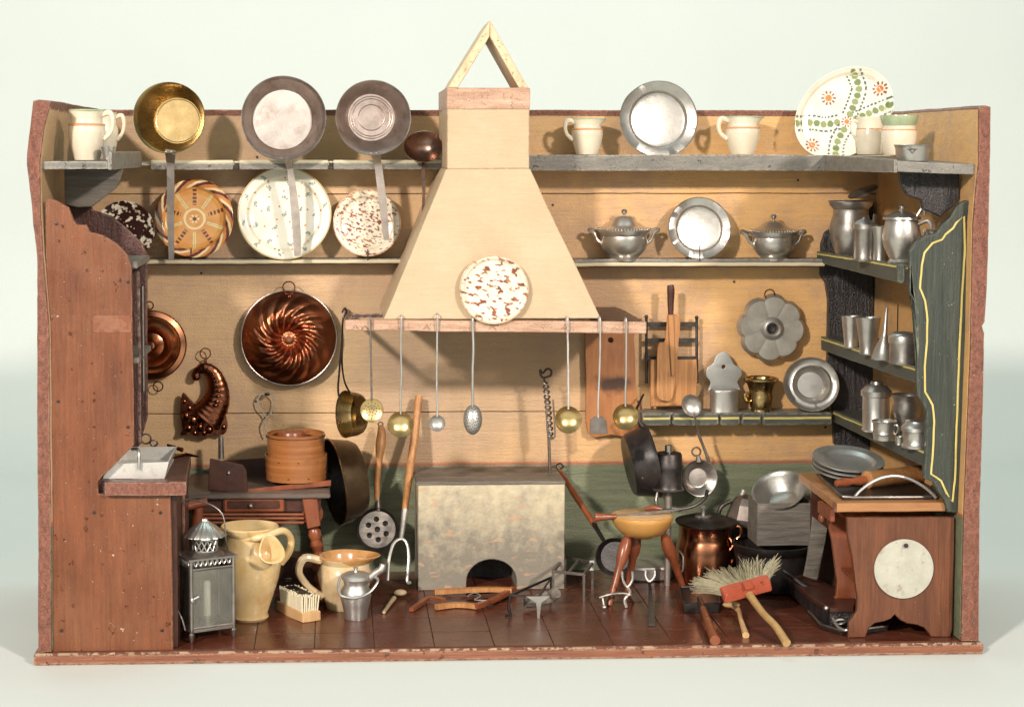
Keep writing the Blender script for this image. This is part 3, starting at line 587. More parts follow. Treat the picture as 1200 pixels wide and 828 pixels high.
def bigfloral(x0, y0):
    ca, sa = math.cos(R(40)), math.sin(R(40)); x, y = x0 * ca - y0 * sa, x0 * sa + y0 * ca
    c = lerp3((.76, .73, .61), (.66, .60, .44), min(max(nz(x, y, 2.4, 7), 0), .4))
    for i, (fx, fy) in enumerate(flow):
        dx, dy = x - fx, y - fy; d = math.hypot(dx, dy); s = .75 if i == 4 else 1
        if d < .075 * s: return (.62, .20, .05)
        if .095 * s < d < .165 * s and math.cos(math.atan2(dy, dx) * 10) > .05: return (.25, .06, .03)
    for A in arms:
        L = 0; best = (9, 0, 0)
        for k in range(len(A) - 1):
            ax_, ay_ = A[k]; bx, by = A[k + 1]; l = math.hypot(bx - ax_, by - ay_); u = max(0, min(1, ((x - ax_) * (bx - ax_) + (y - ay_) * (by - ay_)) / (l * l)))
            d = math.hypot(x - ax_ - u * (bx - ax_), y - ay_ - u * (by - ay_))
            if d < best[0]: best = (d, L + u * l, 0)
            L += l
        d, l, _ = best
        if d < .085 and ((l * 6.5) % 1 - .5) ** 2 * .8 + (d / .085) ** 2 * .2 < .17: return (.16, .22, .08) if int(l * 6.5) % 2 else (.25, .29, .12)
        if .135 < d < .18 and (l * 11) % 1 > .36: return (.08, .11, .10)
    return c
def cup_prof(pts, th=1.6):
    """closed outer+inner profile from outer (r,h) points bottom to top"""
    inner = [(max(r - th, .1), h + (th if i == 0 else 0)) for i, (r, h) in enumerate(pts)]
    return [(0, pts[0][1])] + pts + [(pts[-1][0] - th * .5, pts[-1][1] + th * .5)] + inner[::-1] + [(0, pts[0][1] + th)]
def handle(b, c, dirv, z0, z1, r0, r1, out, tr, flat=.6, n=5):
    """ear handle in the vertical plane through dirv"""
    d = Vector(dirv).normalized()
    pts = [c + d * r1 + Vector((0, 0, z1)), c + d * (r1 + out * .75) + Vector((0, 0, z1 + (z1 - z0) * .10)), c + d * (r1 + out) + Vector((0, 0, z1 - (z1 - z0) * .28)), c + d * (r0 + out * .6) + Vector((0, 0, z0 + (z1 - z0) * .3)), c + d * r0 + Vector((0, 0, z0))]
    return b.tube(cr(pts, n), [tr, tr * 1.05, tr * .9, tr * .8, tr], 8)
def cream_jug(lab, px, pyb, hpx, wpx, Y, side=-1, spout=None, group=None, band=True):
    c = P(px, pyb, Y); s = S(Y, px); h = hpx * s; r = wpx * s / 2
    t = thing('cream_jug', lab, 'jug', c, group)
    pf = [(r * .66, 0), (r * .72, h * .08), (r * .88, h * .3), (r * .98, h * .55), (r * .96, h * .68), (r * .84, h * .76), (r * .84, h * .86), (r * .93, h * .98)]
    sp = (lambda a, rr, hh: 1 + (.28 * max(0, math.cos(a - (0 if side < 0 else math.pi))) ** 6 * max(0, (hh / h - .75) / .25))) if spout else None
    part(t, 'body', B().lathe(cup_prof(pf), T(c), 56, .008, fl=sp), M['cream'])
    b = B(); handle(b, c, (side, -.12, 0), h * .42, h * .9, r * .92, r * .80, r * .62, r * .15); part(t, 'handle', b, M['cream'])
    if band:
        k = r * .985
        part(t, 'painted_band', B().lathe([(k - 1, h * .685), (k - .1, h * .69), (k - .1, h * .715), (r * .88, h * .735)], T(c), 48, .008), M['orangeline'])
    part(t, 'rim_glaze', B().lathe([(r * .87, h * .955), (r * .945, h * .985), (r * .92, h + .9), (r * .84, h * .985)], T(c), 48, .008, fl=sp), M['greenglaze'])
    return t
def lathe_thing(name, lab, cat, c, pf, m, tilt=None, group=None, seg=40, wob=.006):
    return solo(name, B().lathe(pf, T(c) if tilt is None else tilt, seg, wob), M[m], lab, cat, c, group)
# ------------------------------------------------------------------ top shelf, left of the flue
cream_jug('cream jug with flared rim standing foremost on the left end of the top shelf', 102, 187.5, 58, 44, 60, 1)
cream_jug('cream jug half hidden behind the foremost one on the left end of the top shelf', 122, 186, 53, 34, 150, 1, band=False)
c = P(127, 187, 35)
lathe_thing('small_cup', 'tiny grey metal cup between the cream jugs and the first hanging pan', 'cup', c, cup_prof([(6, 0), (6.4, 4), (8, 10), (9.5, 15)], .8), 'pewter')
def pan(name, lab, px, py, rpx, Y, m_in, m_h, hpts, hw, bot=.62, depthf=.42, tilt=7, turn=0, m_bot=None, off=(0, 0), rings=()):
    c = P(px, py, Y); s = S(Y, px); r = rpx * s; d = r * depthf; rb = r * bot
    t = thing(name, lab, 'pan', c); Mx = face(c, tilt, turn)
    o = Vector((off[0] * s, off[1] * s))
    def fn(i, j, pf=[(0, -d), (rb * .5, -d - .3), (rb, -d), (rb * 1.06, -d * .9), (r * .93, -d * .18), (r, 0), (r + 1.1, .5), (r + 1.2, -.6), (r * .95 + 1, -d * .2), (rb * 1.06 + 1.5, -d), (rb, -d - 1.6), (0, -d - 1.6)], N=72):
        rr, h = pf[i]; a = 2 * math.pi * j / N; k = min(1, -h / d) if h < 0 else 0
        return Vector((rr * math.cos(a) * (1 + .004 * math.sin(2 * a + px)) + o.x * k, rr * math.sin(a) * (1 + .004 * math.cos(3 * a)) + o.y * k, h))
    part(t, 'bowl', B().grid(fn, 12, 72, True, Mx), M[m_in])
    if m_bot:
        cc = Mx @ Vector((o.x, o.y, -d + .35))
        pf = [(0, .5), (rb * .9, .5), (rb * .985, .1), (rb * .9, -.4), (0, -.4)]
        part(t, 'tinned_bottom', B().lathe(pf, Mx @ T((o.x, o.y, -d + .3)), 64, .02), M[m_bot])
    if rings:
        for k_ in rings: part(t, 'turned_ring', B().ring(Mx @ Vector((o.x, o.y, -d + .4)), rb * k_, .55, M=Mx.to_3x3().to_4x4() @ RX(90), n=56, seg=5), M[m_in])
    hp = cr([P(a, b_, yy) for a, b_, yy in hpts], 5)
    part(t, 'handle', B().tube(hp, [w_ * s for w_ in hw], 4, ref=(0, 1, 0), flat=.42), M[m_h])
    b = B()
    for dx in (-3, 3): b.ball(P(px + dx, py + rpx * .97, Y - 3), 1.4 * s, 1, .6, 1, 8)
    part(t, 'rivets', b, M[m_h])
    return t
pan('brass_pan', 'deep brass pan with iron handle hanging first from left on the plate rail', 198, 138, 41, 303, 'brass', 'palesteel',
    [(200, 178, 300), (200, 186, 314), (200, 196, 322), (200, 250, 322), (201, 305, 322)], [9, 7.4, 6.2, 6, 4.2], .66, .62, off=(8, 0), rings=(.94,))
pan('tinned_pan', 'large pan with whitish tinned bottom, second hanging pan on the plate rail', 332.5, 138.5, 48.5, 303, 'steel', 'palesteel',
    [(337, 186, 300), (339, 194, 316), (341, 204, 322), (346, 250, 322), (349, 300, 322)], [6, 5, 5, 7.2, 6], .72, .42, m_bot='tinned', off=(-2, 1))
pan('steel_pan', 'brown steel pan with rings in its bottom, third hanging pan beside the copper ladle', 437.5, 138, 43, 303, 'steel', 'palesteel',
    [(441, 180, 300), (442, 188, 316), (444, 200, 322), (449, 240, 322), (453, 281, 322)], [7, 6, 6.4, 6.4, 4.6], .64, .45, off=(-2, 3), rings=(.55, .8, .9, 1.12))
c = P(496, 172.5, 308); s = S(308)
t = thing('copper_ladle', 'small copper ladle hanging from the plate rail beside the flue', 'ladle', c)
part(t, 'bowl', B().lathe([(0, -11), (7, -10.2), (13, -8), (19, -3.5), (24, 1.5), (25.3, 3.4), (26, 3), (24.6, .5), (19.6, -5), (13.5, -9.6), (7, -11.8), (0, -12.6)], face(c, 12), 48, .02, sx=1.0, sy=.8), M['ladlecopper'])
part(t, 'handle', B().tube(cr([P(496, 188, 306), P(496, 194, 320), P(496, 204, 322), P(496.5, 230, 322), P(495, 256, 322)], 5), [3.2, 3.2, 3.6, 3.0, 1.6], 4, ref=(0, 1, 0), flat=.4), M['ladlecopper'])
# ------------------------------------------------------------------ top shelf, right of the flue
cream_jug('smallest cream jug, standing beside the flue on the top shelf', 688, 181, 41, 37, 345, -1, True)
cream_jug('plump cream jug standing right of the large pewter plate on the top shelf', 870, 181, 43, 41, 345, -1, True)
metal_plate('large round pewter plate leaning on the top shelf between two cream jugs', 771, 140.5, 45, 352, 'pewter', 8)
def egg(o, r): return o
deco_plate('painted_dish', 'large cream dish painted with flowers and green dotted cross leaning at the top right', 988, 133.5, 51, 348, bigfloral, 10, turn=-6, spin=40, rim=.10, sx=1.2, sy=.93)
t = thing('cream_mug', 'cream mug with orange line, left of the green rimmed one on the top shelf', 'mug', P(1019, 181, 190))
c = ORG[t]; s = S(190, 1019); r = 17 * s; h = 42 * s
part(t, 'body', B().lathe(cup_prof([(r * .82, 0), (r * .9, 4), (r * .97, h * .3), (r * .96, h * .6), (r * .88, h * .72), (r * .94, h)]), T(c), 48), M['cream'])
part(t, 'painted_band', B().lathe([(r * .9, h * .68), (r * .925, h * .685), (r * .915, h * .71), (r * .88, h * .715)], T(c), 40), M['orangeline'])
b = B(); handle(b, c, (-1, -.1, 0), h * .35, h * .86, r * .85, r * .8, r * .5, 2.2); part(t, 'handle', b, M['cream'])
t = thing('green_rimmed_mug', 'cream mug with pale green rim at the right end of the top shelf', 'mug', P(1053, 181.5, 115))
c = ORG[t]; s = S(115, 1053); r = 21.5 * s; h = 44 * s
part(t, 'body', B().lathe(cup_prof([(r * .80, 0), (r * .86, 4), (r * .93, h * .3), (r * .93, h * .6), (r * .84, h * .74), (r * 1.0, h)]), T(c), 48), M['cream'])
part(t, 'painted_band', B().lathe([(r * .86, h * .63), (r * .925, h * .635), (r * .9, h * .665), (r * .86, h * .67)], T(c), 40), M['orangeline'])
part(t, 'rim_glaze', B().lathe([(r * .86, h * .76), (r * .955, h * .86), (r * 1.02, h * .99), (r * 1.0, h + 1.4), (r * .93, h * .98)], T(c), 48), M['greenglaze'])
c = P(1069, 188.5, 28); s = S(28, 1069)
t = thing('metal_ring_cup', 'low cylindrical metal cup with incised mark on the front right end of the top shelf', 'cup', c)
part(t, 'body', B().lathe(cup_prof([(18 * s, 0), (18.6 * s, 2), (19 * s, 14), (20.5 * s, 17.5), (21.5 * s, 18.5)], 1), T(c), 56, .01), M['pewter'])
part(t, 'engraving', B().tube([P(1065, 175, 8.2), P(1069, 180, 7.6), P(1073, 175, 8.2)], .5, 5).tube([P(1063, 175, 8.4), P(1075, 175, 8.4)], .45, 5), M['iron'])
# ------------------------------------------------------------------ thin shelf, left: four painted plates
deco_plate('dark_plate', 'dark brown plate with white splashed rim, mostly behind the red cupboard', 146, 271, 35.5, 358, dark_splash, 9)
deco_plate('slipware_plate', 'orange slipware plate with radiating stripes and twisted rope rim, behind a pan handle', 228, 256.5, 46, 360, slip, 9)
deco_plate('floral_plate', 'white plate sprinkled with small blue green sprigs, behind a pan handle', 333.5, 251, 54.5, 360, floral, 9)
deco_plate('speckled_plate', 'cream plate speckled with brown beside the hood, on the thin left shelf', 430, 261.5, 39.5, 360, splash(1.7, .20, sc_=10), 9)
deco_plate('splashed_plate', 'cream plate with brown splashes leaning against the front of the hood canopy', 578.5, 339, 40.5, 183, splash(4.1, .25, sc_=5), 4, rim=.12)
# ------------------------------------------------------------------ thin shelf, right
metal_plate('pewter plate leaning between the two lidded tureens', 819, 268, 36.5, 362, 'pewter', 9)
def tureen(lab, px, pyb, wpx, hpx, Y, lidf, m):
    c = P(px, pyb, Y); s = S(Y, px); r = wpx * s / 2; h = hpx * s; hb = h * .60
    t = thing('tureen', lab, 'tureen', c, 'lidded pewter tureens')
    part(t, 'bowl', B().lathe(cup_prof([(r * .66, 0), (r * .68, h * .04), (r * .58, h * .08), (r * .70, h * .13), (r * .90, h * .24), (r * .98, h * .40), (r * .95, h * .50), (r * 1.05, hb * .96), (r * 1.05, hb)]), T(c), 64), M[m])
    lp_ = [(r * 1.1, hb - 1), (r * 1.13, hb + 1.4), (r * 1.06, hb + 3.4)] + ([(r * .85, hb + h * .07), (r * .56, hb + h * .10), (r * .50, hb + h * .15), (r * .42, hb + h * .25), (r * .32, hb + h * .29), (0, hb + h * .30)] if lidf else [(r * .86, hb + h * .08), (r * .58, hb + h * .14), (r * .42, hb + h * .22), (r * .24, hb + h * .26), (0, hb + h * .27)])
    lid = part(t, 'lid', B().lathe([(0, hb - .8)] + lp_, T(c), 64), M[m])
    kz = hb + h * (.295 if lidf else .26)
    part(lid, 'knob', B().lathe([(1.6, kz - 1), (1.6, kz + 2.2), (3.6, kz + 4), (4.2, kz + 6.6), (2.8, kz + 8.8), (0, kz + 9.4)], T(c), 20), M[m])
    b = B(); n = 52
    for i in range(n):
        a = 6.283 * i / n; b.ball(c + Vector((r * 1.08 * math.cos(a), r * 1.08 * math.sin(a), hb + 3.0)), 1.25, n=6)
    part(t, 'beaded_rim', b, M[m], stuff=True)
    for q in (-1, 1):
        b = B(); b.tube(cr([c + Vector((q * r * .90, -4, h * .33)), c + Vector((q * r * 1.12, -3, h * .42)), c + Vector((q * r * 1.24, -2, h * .55)), c + Vector((q * r * 1.44, 1, h * .61)), c + Vector((q * r * 1.38, 4, h * .64)), c + Vector((q * r * 1.05, 8, h * .58))], 5), [2.2, 2, 2.4, 2.4, 1.8], 8); part(t, 'handle', b, M[m])
    return t
tureen('taller pewter tureen with domed lid, nearer the hood on the thin shelf', 731, 305.5, 56, 58, 361, True, 'pewter')
tureen('lower pewter tureen with flatter lid, next to the green rack on the thin shelf', 906, 305, 51, 53, 361, False, 'pewter')
# ------------------------------------------------------------------ pots on the corner rack
def on_rack(px, Y, k, dz=0): v = P(px, 300, Y); return Vector((v.x, Y, zs(k, Y) + .2 + dz))
c = on_rack(996, 290, 0); s = S(290, 996)
t = thing('pewter_pot', 'largest bulging pewter pot with raised hinged lid on the top rack shelf', 'pot', c)
part(t, 'body', B().lathe(cup_prof([(15 * s, 0), (17 * s, 3), (23 * s, 20 * s), (24 * s, 32 * s), (20 * s, 48 * s), (20 * s, 53 * s), (24.5 * s, 58 * s), (25.5 * s, 62 * s)]), T(c), 56), M['pewter_dk'])
part(t, 'lid', B().lathe([(0, 3), (10, 2.4), (19, 0), (21, -1), (21, -2.5), (0, 0)], aim(c + Vector((20, 16, 74 * s)), (-.4, -.1, .9)), 40), M['pewter_dk'])
c = on_rack(1013, 165, 0); s = S(165, 1013)
t = thing('pewter_canister', 'narrow cylindrical pewter can in front of the largest pot on the top rack shelf', 'can', c)
part(t, 'body', B().lathe(cup_prof([(13 * s, 0), (13.4 * s, 2), (12.6 * s, 5), (12.6 * s, 34 * s), (14 * s, 36 * s), (14 * s, 38 * s)]), T(c), 40), M['pewter_dk'])
part(t, 'lid', B().lathe([(14.6 * s, 37 * s), (14.4 * s, 42 * s), (10 * s, 46 * s), (4 * s, 48 * s), (2.5 * s, 50 * s), (0, 51 * s)], T(c), 40), M['pewter_dk'])
part(t, 'thumbpiece', B().tube(cr([c + Vector((8, -8, 44 * s)), c + Vector((10, -6, 53 * s)), c + Vector((13, 0, 50 * s)), c + Vector((14, 4, 38 * s))], 4), 1.5, 6), M['pewter_dk'])
c = on_rack(1031, 150, 0); s = S(150, 1031)
lathe_thing('beaker', 'slim pewter beaker between the can and the lidded jug on the top rack shelf', 'beaker', c, cup_prof([(8 * s, 0), (7.4 * s, 3), (7.5 * s, 28 * s), (9.5 * s, 40 * s)], 1), 'pewter')
c = on_rack(1056, 92, 0); s = S(92, 1056)
t = thing('lidded_jug', 'round bellied pewter jug with domed lid, handle and thumbpiece on the top rack shelf', 'jug', c)
part(t, 'body', B().lathe(cup_prof([(14 * s, 0), (15 * s, 3), (13 * s, 6), (20 * s, 20 * s), (22.5 * s, 32 * s), (19 * s, 46 * s), (18 * s, 50 * s), (20.5 * s, 52 * s)]), T(c), 56), M['pewter'])
part(t, 'lid', B().lathe([(21.5 * s, 51.5 * s), (21 * s, 54 * s), (14 * s, 57 * s), (9 * s, 60 * s), (3.6 * s, 61 * s), (2.4 * s, 63.5 * s), (3.4 * s, 66.5 * s), (0, 69 * s)], T(c), 48), M['pewter'])
b = B(); handle(b, c, (1, -.5, 0), 10 * s, 46 * s, 18 * s, 19 * s, 15 * s, 2.4); part(t, 'handle', b, M['pewter'])
part(t, 'thumbpiece', B().tube(cr([c + Vector((15, -8, 54 * s)), c + Vector((21, -9, 64 * s)), c + Vector((23, -9, 72 * s)), c + Vector((24, -9, 66 * s)), c + Vector((24, -10, 56 * s))], 4), [1.6, 2, 3, 2, 1.6], 8), M['pewter'])
c = on_rack(1093, 60, 0)
t = thing('spout_jug', 'dark jug neck peeping out behind the scalloped top of the green panel', 'jug', c)
part(t, 'body', B().lathe(cup_prof([(10, 0), (14, 12), (13, 26), (8, 36), (9, 42)], 1), T(c), 32), M['pewter_dk'])
part(t, 'spout', B().tube([c + Vector((-8, -4, 26)), c + Vector((-13, -6, 36)), c + Vector((-12, -6, 44))], [3, 2, 1.6], 8), M['pewter_dk'])
for px, Y, k, r0, r1, hh, lb in ((999, 250, 1, 8, 11, 36, 'shorter pewter beaker at the back of the middle rack shelf'), (1019, 178, 1, 9.5, 14, 42, 'taller pewter beaker with bands, beside the funnel on the middle rack shelf')):
    c = on_rack(px, Y, k); s = S(Y, px)
    lathe_thing('beaker', lb, 'beaker', c, cup_prof([(r0 * s, 0), (r0 * s * 1.02, 3), (r0 * s * .98, 4), ((r0 + r1) / 2 * s, hh * .6 * s), ((r0 + r1) / 2 * s * 1.03, hh * .63 * s), (r1 * s, hh * s)], 1), 'pewter')
c = on_rack(1037, 122, 1); s = S(122, 1037)
solo('funnel', B().lathe([(14 * s, 0), (13.2 * s, 1), (10 * s, 12 * s), (4.5 * s, 26 * s), (2.8 * s, 30 * s), (1.8 * s, 60 * s), (1.0 * s, 60 * s), (2 * s, 30 * s), (9 * s, 12 * s), (13 * s, -.3)], T(c) @ RY(3), 32), M['pewter'], 'pewter funnel standing upside down with its spout up on the middle rack shelf', 'funnel', c)
c = on_rack(1061, 80, 1); s = S(80, 1061)
t = thing('round_box', 'squat round pewter box with flat lid on the middle rack shelf', 'box', c)
part(t, 'body', B().lathe(cup_prof([(16 * s, 0), (16.4 * s, 2), (16 * s, 4), (16 * s, 26 * s)]), T(c), 48), M['pewter_dk'])
part(t, 'lid', B().lathe([(17.4 * s, 24 * s), (17.6 * s, 31 * s), (16.5 * s, 33.5 * s), (13 * s, 36 * s), (0, 37.5 * s)], T(c), 48), M['pewter'])
part(t, 'rod', B().tube([c + Vector((-4, 12, 30 * s)), c + Vector((-4, 12, 68 * s))], .8, 6), M['iron'])
c = on_rack(1030, 190, 2); s = S(190, 1030)
t = thing('tall_canister', 'tall cylindrical pewter canister at the back of the bottom rack shelf', 'canister', c)
part(t, 'body', B().lathe(cup_prof([(15.5 * s, 0), (16.2 * s, 2), (15.2 * s, 4), (15.4 * s, 40 * s), (17.5 * s, 42 * s)]), T(c), 48), M['pewter'])
part(t, 'lid', B().lathe([(17.6 * s, 41 * s), (17.4 * s, 47 * s), (12 * s, 53 * s), (7 * s, 54.5 * s), (6.4 * s, 58 * s), (0, 59 * s)], T(c), 48), M['pewter_dk'])
c = on_rack(1066, 122, 2, 5); s = S(122, 1066)
lathe_thing('baluster_pot', 'dark waisted pewter pot behind the handled cup on the bottom rack shelf', 'pot', c, cup_prof([(8 * s, -5), (9 * s, 2), (8 * s, 8 * s), (15 * s, 24 * s), (16.5 * s, 32 * s), (14.5 * s, 38 * s), (15 * s, 42 * s), (17.6 * s, 47 * s)]), 'pewter_dk')
c = on_rack(1040, 120, 2); s = S(120, 1040)
t = thing('handled_cup', 'small banded pewter cup with ear handle at the front of the bottom rack shelf', 'cup', c)
part(t, 'body', B().lathe(cup_prof([(12 * s, 0), (12.4 * s, 6), (13.2 * s, 8), (12.6 * s, 10), (12.8 * s, 18 * s), (14.4 * s, 22 * s)], 1), T(c), 40), M['pewter'])
b = B(); handle(b, c, (1, -.7, 0), 5, 18, 12, 12, 5, 1.4); part(t, 'handle', b, M['pewter'])
c = on_rack(1058, 82, 2); s = S(82, 1058)
lathe_thing('thimble_cup', 'tiny pewter thimble cup between the handled cup and the lidded jar', 'cup', c, cup_prof([(4.5 * s, 0), (4 * s, 2), (5 * s, 8), (5.5 * s, 10)], .6), 'pewter', seg=24)
c = on_rack(1078, 60, 2); s = S(60, 1078)
t = thing('lidded_jar', 'short lidded pewter jar partly behind the green panel on the bottom rack shelf', 'jar', c)
part(t, 'body', B().lathe(cup_prof([(16 * s, 0), (16.4 * s, 3), (14.6 * s, 6), (15.4 * s, 18 * s), (17.4 * s, 21 * s)]), T(c), 48), M['pewter'])
part(t, 'lid', B().lathe([(18 * s, 20 * s), (17.6 * s, 24 * s), (13 * s, 28 * s), (12 * s, 31 * s), (0, 33 * s)], T(c), 48), M['pewter'])
# ================================================================== things hanging on the back wall
def wall_ring(t, px, py, rpx, Y, m='copperdk', name='hanging_ring'):
    c = P(px, py, Y); return part(t, name, B().ring(c, rpx * S(Y), .9, n=24), M[m])
# bundt mould
c = P(338.5, 396, 368); s = S(368); r = 55.5 * s
t = thing('ring_cake_mould', 'large round copper cake mould with swirling flutes hanging left of the hood', 'cake mould', c)
def bundt(i, j, n=40, N=192):
    q = i / (n - 1); rr = q * r; a = 2 * math.pi * j / N
    pf = [(0, .13), (.07, .14), (.12, .10), (.16, .10), (.24, .20), (.36, .31), (.50, .35), (.62, .32), (.76, .22), (.90, .08), (1, 0)]
    k = max(m for m in range(len(pf)) if pf[m][0] <= q + 1e-9); k = min(k, len(pf) - 2); u = (q - pf[k][0]) / (pf[k + 1][0] - pf[k][0])
    h = (pf[k][1] * (1 - u) + pf[k + 1][1] * u) * r
    amp = .11 * r * max(0, min(1, (q - .13) / .16)) * (max(0, min(1, (.98 - q) / .55)) ** 1.1)
    w_ = abs(math.cos(7.5 * a + 7.5 * 1.5 * q ** .8)); return Vector((rr * math.cos(a), rr * math.sin(a), h + amp * (w_ ** .8) - amp * .5))
part(t, 'fluted_body', B().grid(bundt, 40, 192, True, face(c, 0)), M['mouldcopper'], sharp=80)
part(t, 'rim', B().ring(c, r, 1.1, n=72, seg=8), M['pewter_dk'])
part(t, 'eyelet', B().ball(P(339, 348, 362), 2.6, 1.2, .5, 1, 10), M['copperdk'])
wall_ring(t, 338.5, 337, 7, 364)
# round copper mould half hidden on the left
c = P(178, 404, 372); s = S(372); r = 40 * s
t = thing('ring_mould', 'polished copper ring mould half hidden behind the red cupboard', 'cake mould', c)
part(t, 'bowl', B().lathe([(0, 14), (r * .10, 13), (r * .2, 7), (r * .35, 4), (r * .48, 11), (r * .60, 17), (r * .74, 12), (r * .84, 3), (r * .97, 1), (r, 2.4), (r * 1.01, .5), (r * .97, -1), (r * .8, 0)], face(c, 0), 64), M['copper'])
wall_ring(t, 185, 452.5, 5.5, 372); wall_ring(t, 175, 358, 4.5, 374)
# cornucopia mould
t = thing('cornucopia_mould', 'dark copper horn of plenty mould with curled tip hanging on the left wall boards', 'mould', P(240, 460, 372))
Y = 372; s = S(Y)
pts = wp(Y, [(229, 440), (232, 434), (240, 431), (248, 436), (253, 446), (255, 458), (253, 470), (247, 481), (240, 490)])
cp = cr(pts, 8); n = len(cp)
rr = [s * (3.8 + 18 * (i / (n - 1)) ** 1.3) * (1 + .018 * math.cos(i * 1.6)) for i in range(n)]
part(t, 'horn', B().tube([p + Vector((0, -3, 0)) for p in cp], rr, 24, ref=(0, 1, 0), flat=.55), M['copperdk'], sharp=80)
b = B(); b.ball(P(229.5, 440.5, 370), 5.6 * s, 1, .6, 1, 14); part(t, 'curled_tip', b, M['copperdk'])
ol = [(214, 460), (212, 480), (214, 500), (212, 509), (225, 507), (240, 512), (252, 507), (262, 508), (267, 498), (262, 480), (250, 478), (232, 475), (222, 466)]
part(t, 'flared_mouth', B().prism(xz(Y, [(p.x, p.z) for p in cr([Vector((a, 0, d)) for a, d in ol], 4, True)]), 365, 374, bev=2, seg=2), M['copperdk'], sharp=60)
b = B(); random.seed(3)
for a, d, q in ((222, 478, 4), (230, 482, 4), (218, 487, 5), (226, 492, 6.5), (237, 489, 7.5), (247, 492, 6), (234, 500, 5.5), (221, 501, 4.5), (245, 503, 5), (254, 499, 4.5), (257, 488, 4), (228, 507, 3.5), (239, 507, 3.5), (216, 470, 3.2), (252, 482, 3.2), (262, 500, 3.4)):
    b.ball(P(a, d, 366), q * s, 1, .8, 1, 12)
part(t, 'fruit', b, M['copperdk'])
b = B()
for k in range(9):
    p = cp[int(n * (.34 + .055 * k))]; b.ball(p + Vector((1.5, -9 - k * .7, 0)), 2.2 + k * .12, 1.5, .7, .8, 8)
part(t, 'beading', b, M['copperdk'])
wall_ring(t, 240.5, 414, 6, 374)
part(t, 'stem', B().tube(wp(373, [(240.5, 420), (241, 430)]), 2, 6), M['copperdk'])
# wire loop with wooden-tail
t = thing('wire_whisk', 'thin wire loop hanging from a nail behind the wooden sieve', 'whisk', P(312, 500, 376))
part(t, 'wire', B().tube(cr(wp(374, [(313, 512), (309, 500), (312, 490), (320, 480), (322, 468), (316, 461), (307, 461), (302, 469), (305, 479), (312, 488), (309, 497)]), 6), 1.0, 6), M['tin'])
part(t, 'nail', B().ball(P(313, 462, 370), 2.6, 1.6, 1, .8, 8), M['iron'])
# three-dimensional lobed tin mould
c = P(903, 384, 372); s = S(372, 903); r = 39.5 * s
t = thing('flower_mould', 'pale eight petalled tin flower mould with a round central hole on the right wall', 'mould', c)
def flw(i, j, n=26, N=160):
    q = .17 + .83 * i / (n - 1); a = 2 * math.pi * j / N; pet = abs(math.cos(4 * a + .4)) ** .5
    ro = r * (.87 + .15 * pet); rr = ro * q
    h = 12 if q < .2 else (14 if q < .3 else 9 + 1.0 * pet * q)
    if q > .9: h -= (q - .9) * 80
    if q < .19: h = 4
    return Vector((rr * math.cos(a), rr * math.sin(a), h))
part(t, 'petal_body', B().grid(flw, 26, 160, True, face(c, 0)), mat('dull_flecked_tin', (.46, .42, .36), (.66, .62, .55), (60, 60, 60), .45, metal=.7, bump=.5, chips=((.25, .2, .17), .66, 220)), sharp=50)
part(t, 'centre_collar', B().lathe([(r * .16, 6), (r * .17, 14), (r * .22, 16.5), (r * .30, 14), (r * .34, 10)], face(c, 0), 40), M['tin'])
part(t, 'hole', B().lathe([(0, 3), (r * .165, 3), (r * .165, 2)], face(c, 0), 30), M['iron'])
wall_ring(t, 902, 345, 6, 366)
# cutting rack with boards and knife
t = thing('knife_rack', 'openwork dark iron rack with three cross bars on the wall right of the hood', 'rack', P(788, 450, 380))
Yk = 372
for a, y0, y1 in ((757.5, 373, 447), (816.5, 374, 447)):
    part(t, 'upright', B().tube(wp(Yk, [(a, y0), (a, y1)]), 2.0, 8).ball(P(a, y0 - 2, Yk), 2.8, n=8).ball(P(a, y1, Yk), 2.8, n=8), M['iron'])
for yy in (380, 399, 420): part(t, 'cross_bar', B().hull8(wp(Yk - 1, [(758, yy - 2.6), (816, yy - 2.6), (816, yy + 2.6), (758, yy + 2.6)]), [p + Vector((0, 3, 0)) for p in wp(Yk - 1, [(758, yy - 2.6), (816, yy - 2.6), (816, yy + 2.6), (758, yy + 2.6)])]), M['iron'])
t = thing('chopping_board', 'square orange brown board standing against the iron rack on the low shelf', 'board', P(789, 476, 368))
part(t, 'board', B().prism(xz(364, [(762, 421), (816, 421), (817, 440), (815, 475), (762, 476)]), 362, 367.5, bev=.8), M['wood'])
solo('wooden_slicer', B().prism([(p.x, p.z) for p in cr([Vector((a, 0, d)) for a, d in xz(356, [(783, 368), (790, 368), (797, 374), (795, 400), (792, 440), (788, 466), (780, 470), (770, 464), (770, 440), (771, 404), (779, 400), (781, 385)])], 4, True)], 355, 360, bev=.9), M['wood'], 'long pale wooden slicing board with a narrow neck, in front of the iron rack', 'board')
t = thing('kitchen_knife', 'upright knife with rounded dark handle stuck above the wooden boards on the right', 'knife', P(786, 370, 350))
part(t, 'handle', B().tube(cr(wp(352, [(786, 368), (786, 352), (786, 340), (785.5, 334)]), 5), [4.2 * .88, 4.6, 5.2, 4.2], 12, ref=(0, 1, 0), flat=.7), M['wooddk'])
part(t, 'blade', B().tube(wp(352.5, [(786, 367), (787, 392), (789, 440)]), [4, 4.5, 3], 4, ref=(0, 1, 0), flat=.22), M['wood'], 'brownish blade lying along the slicer')
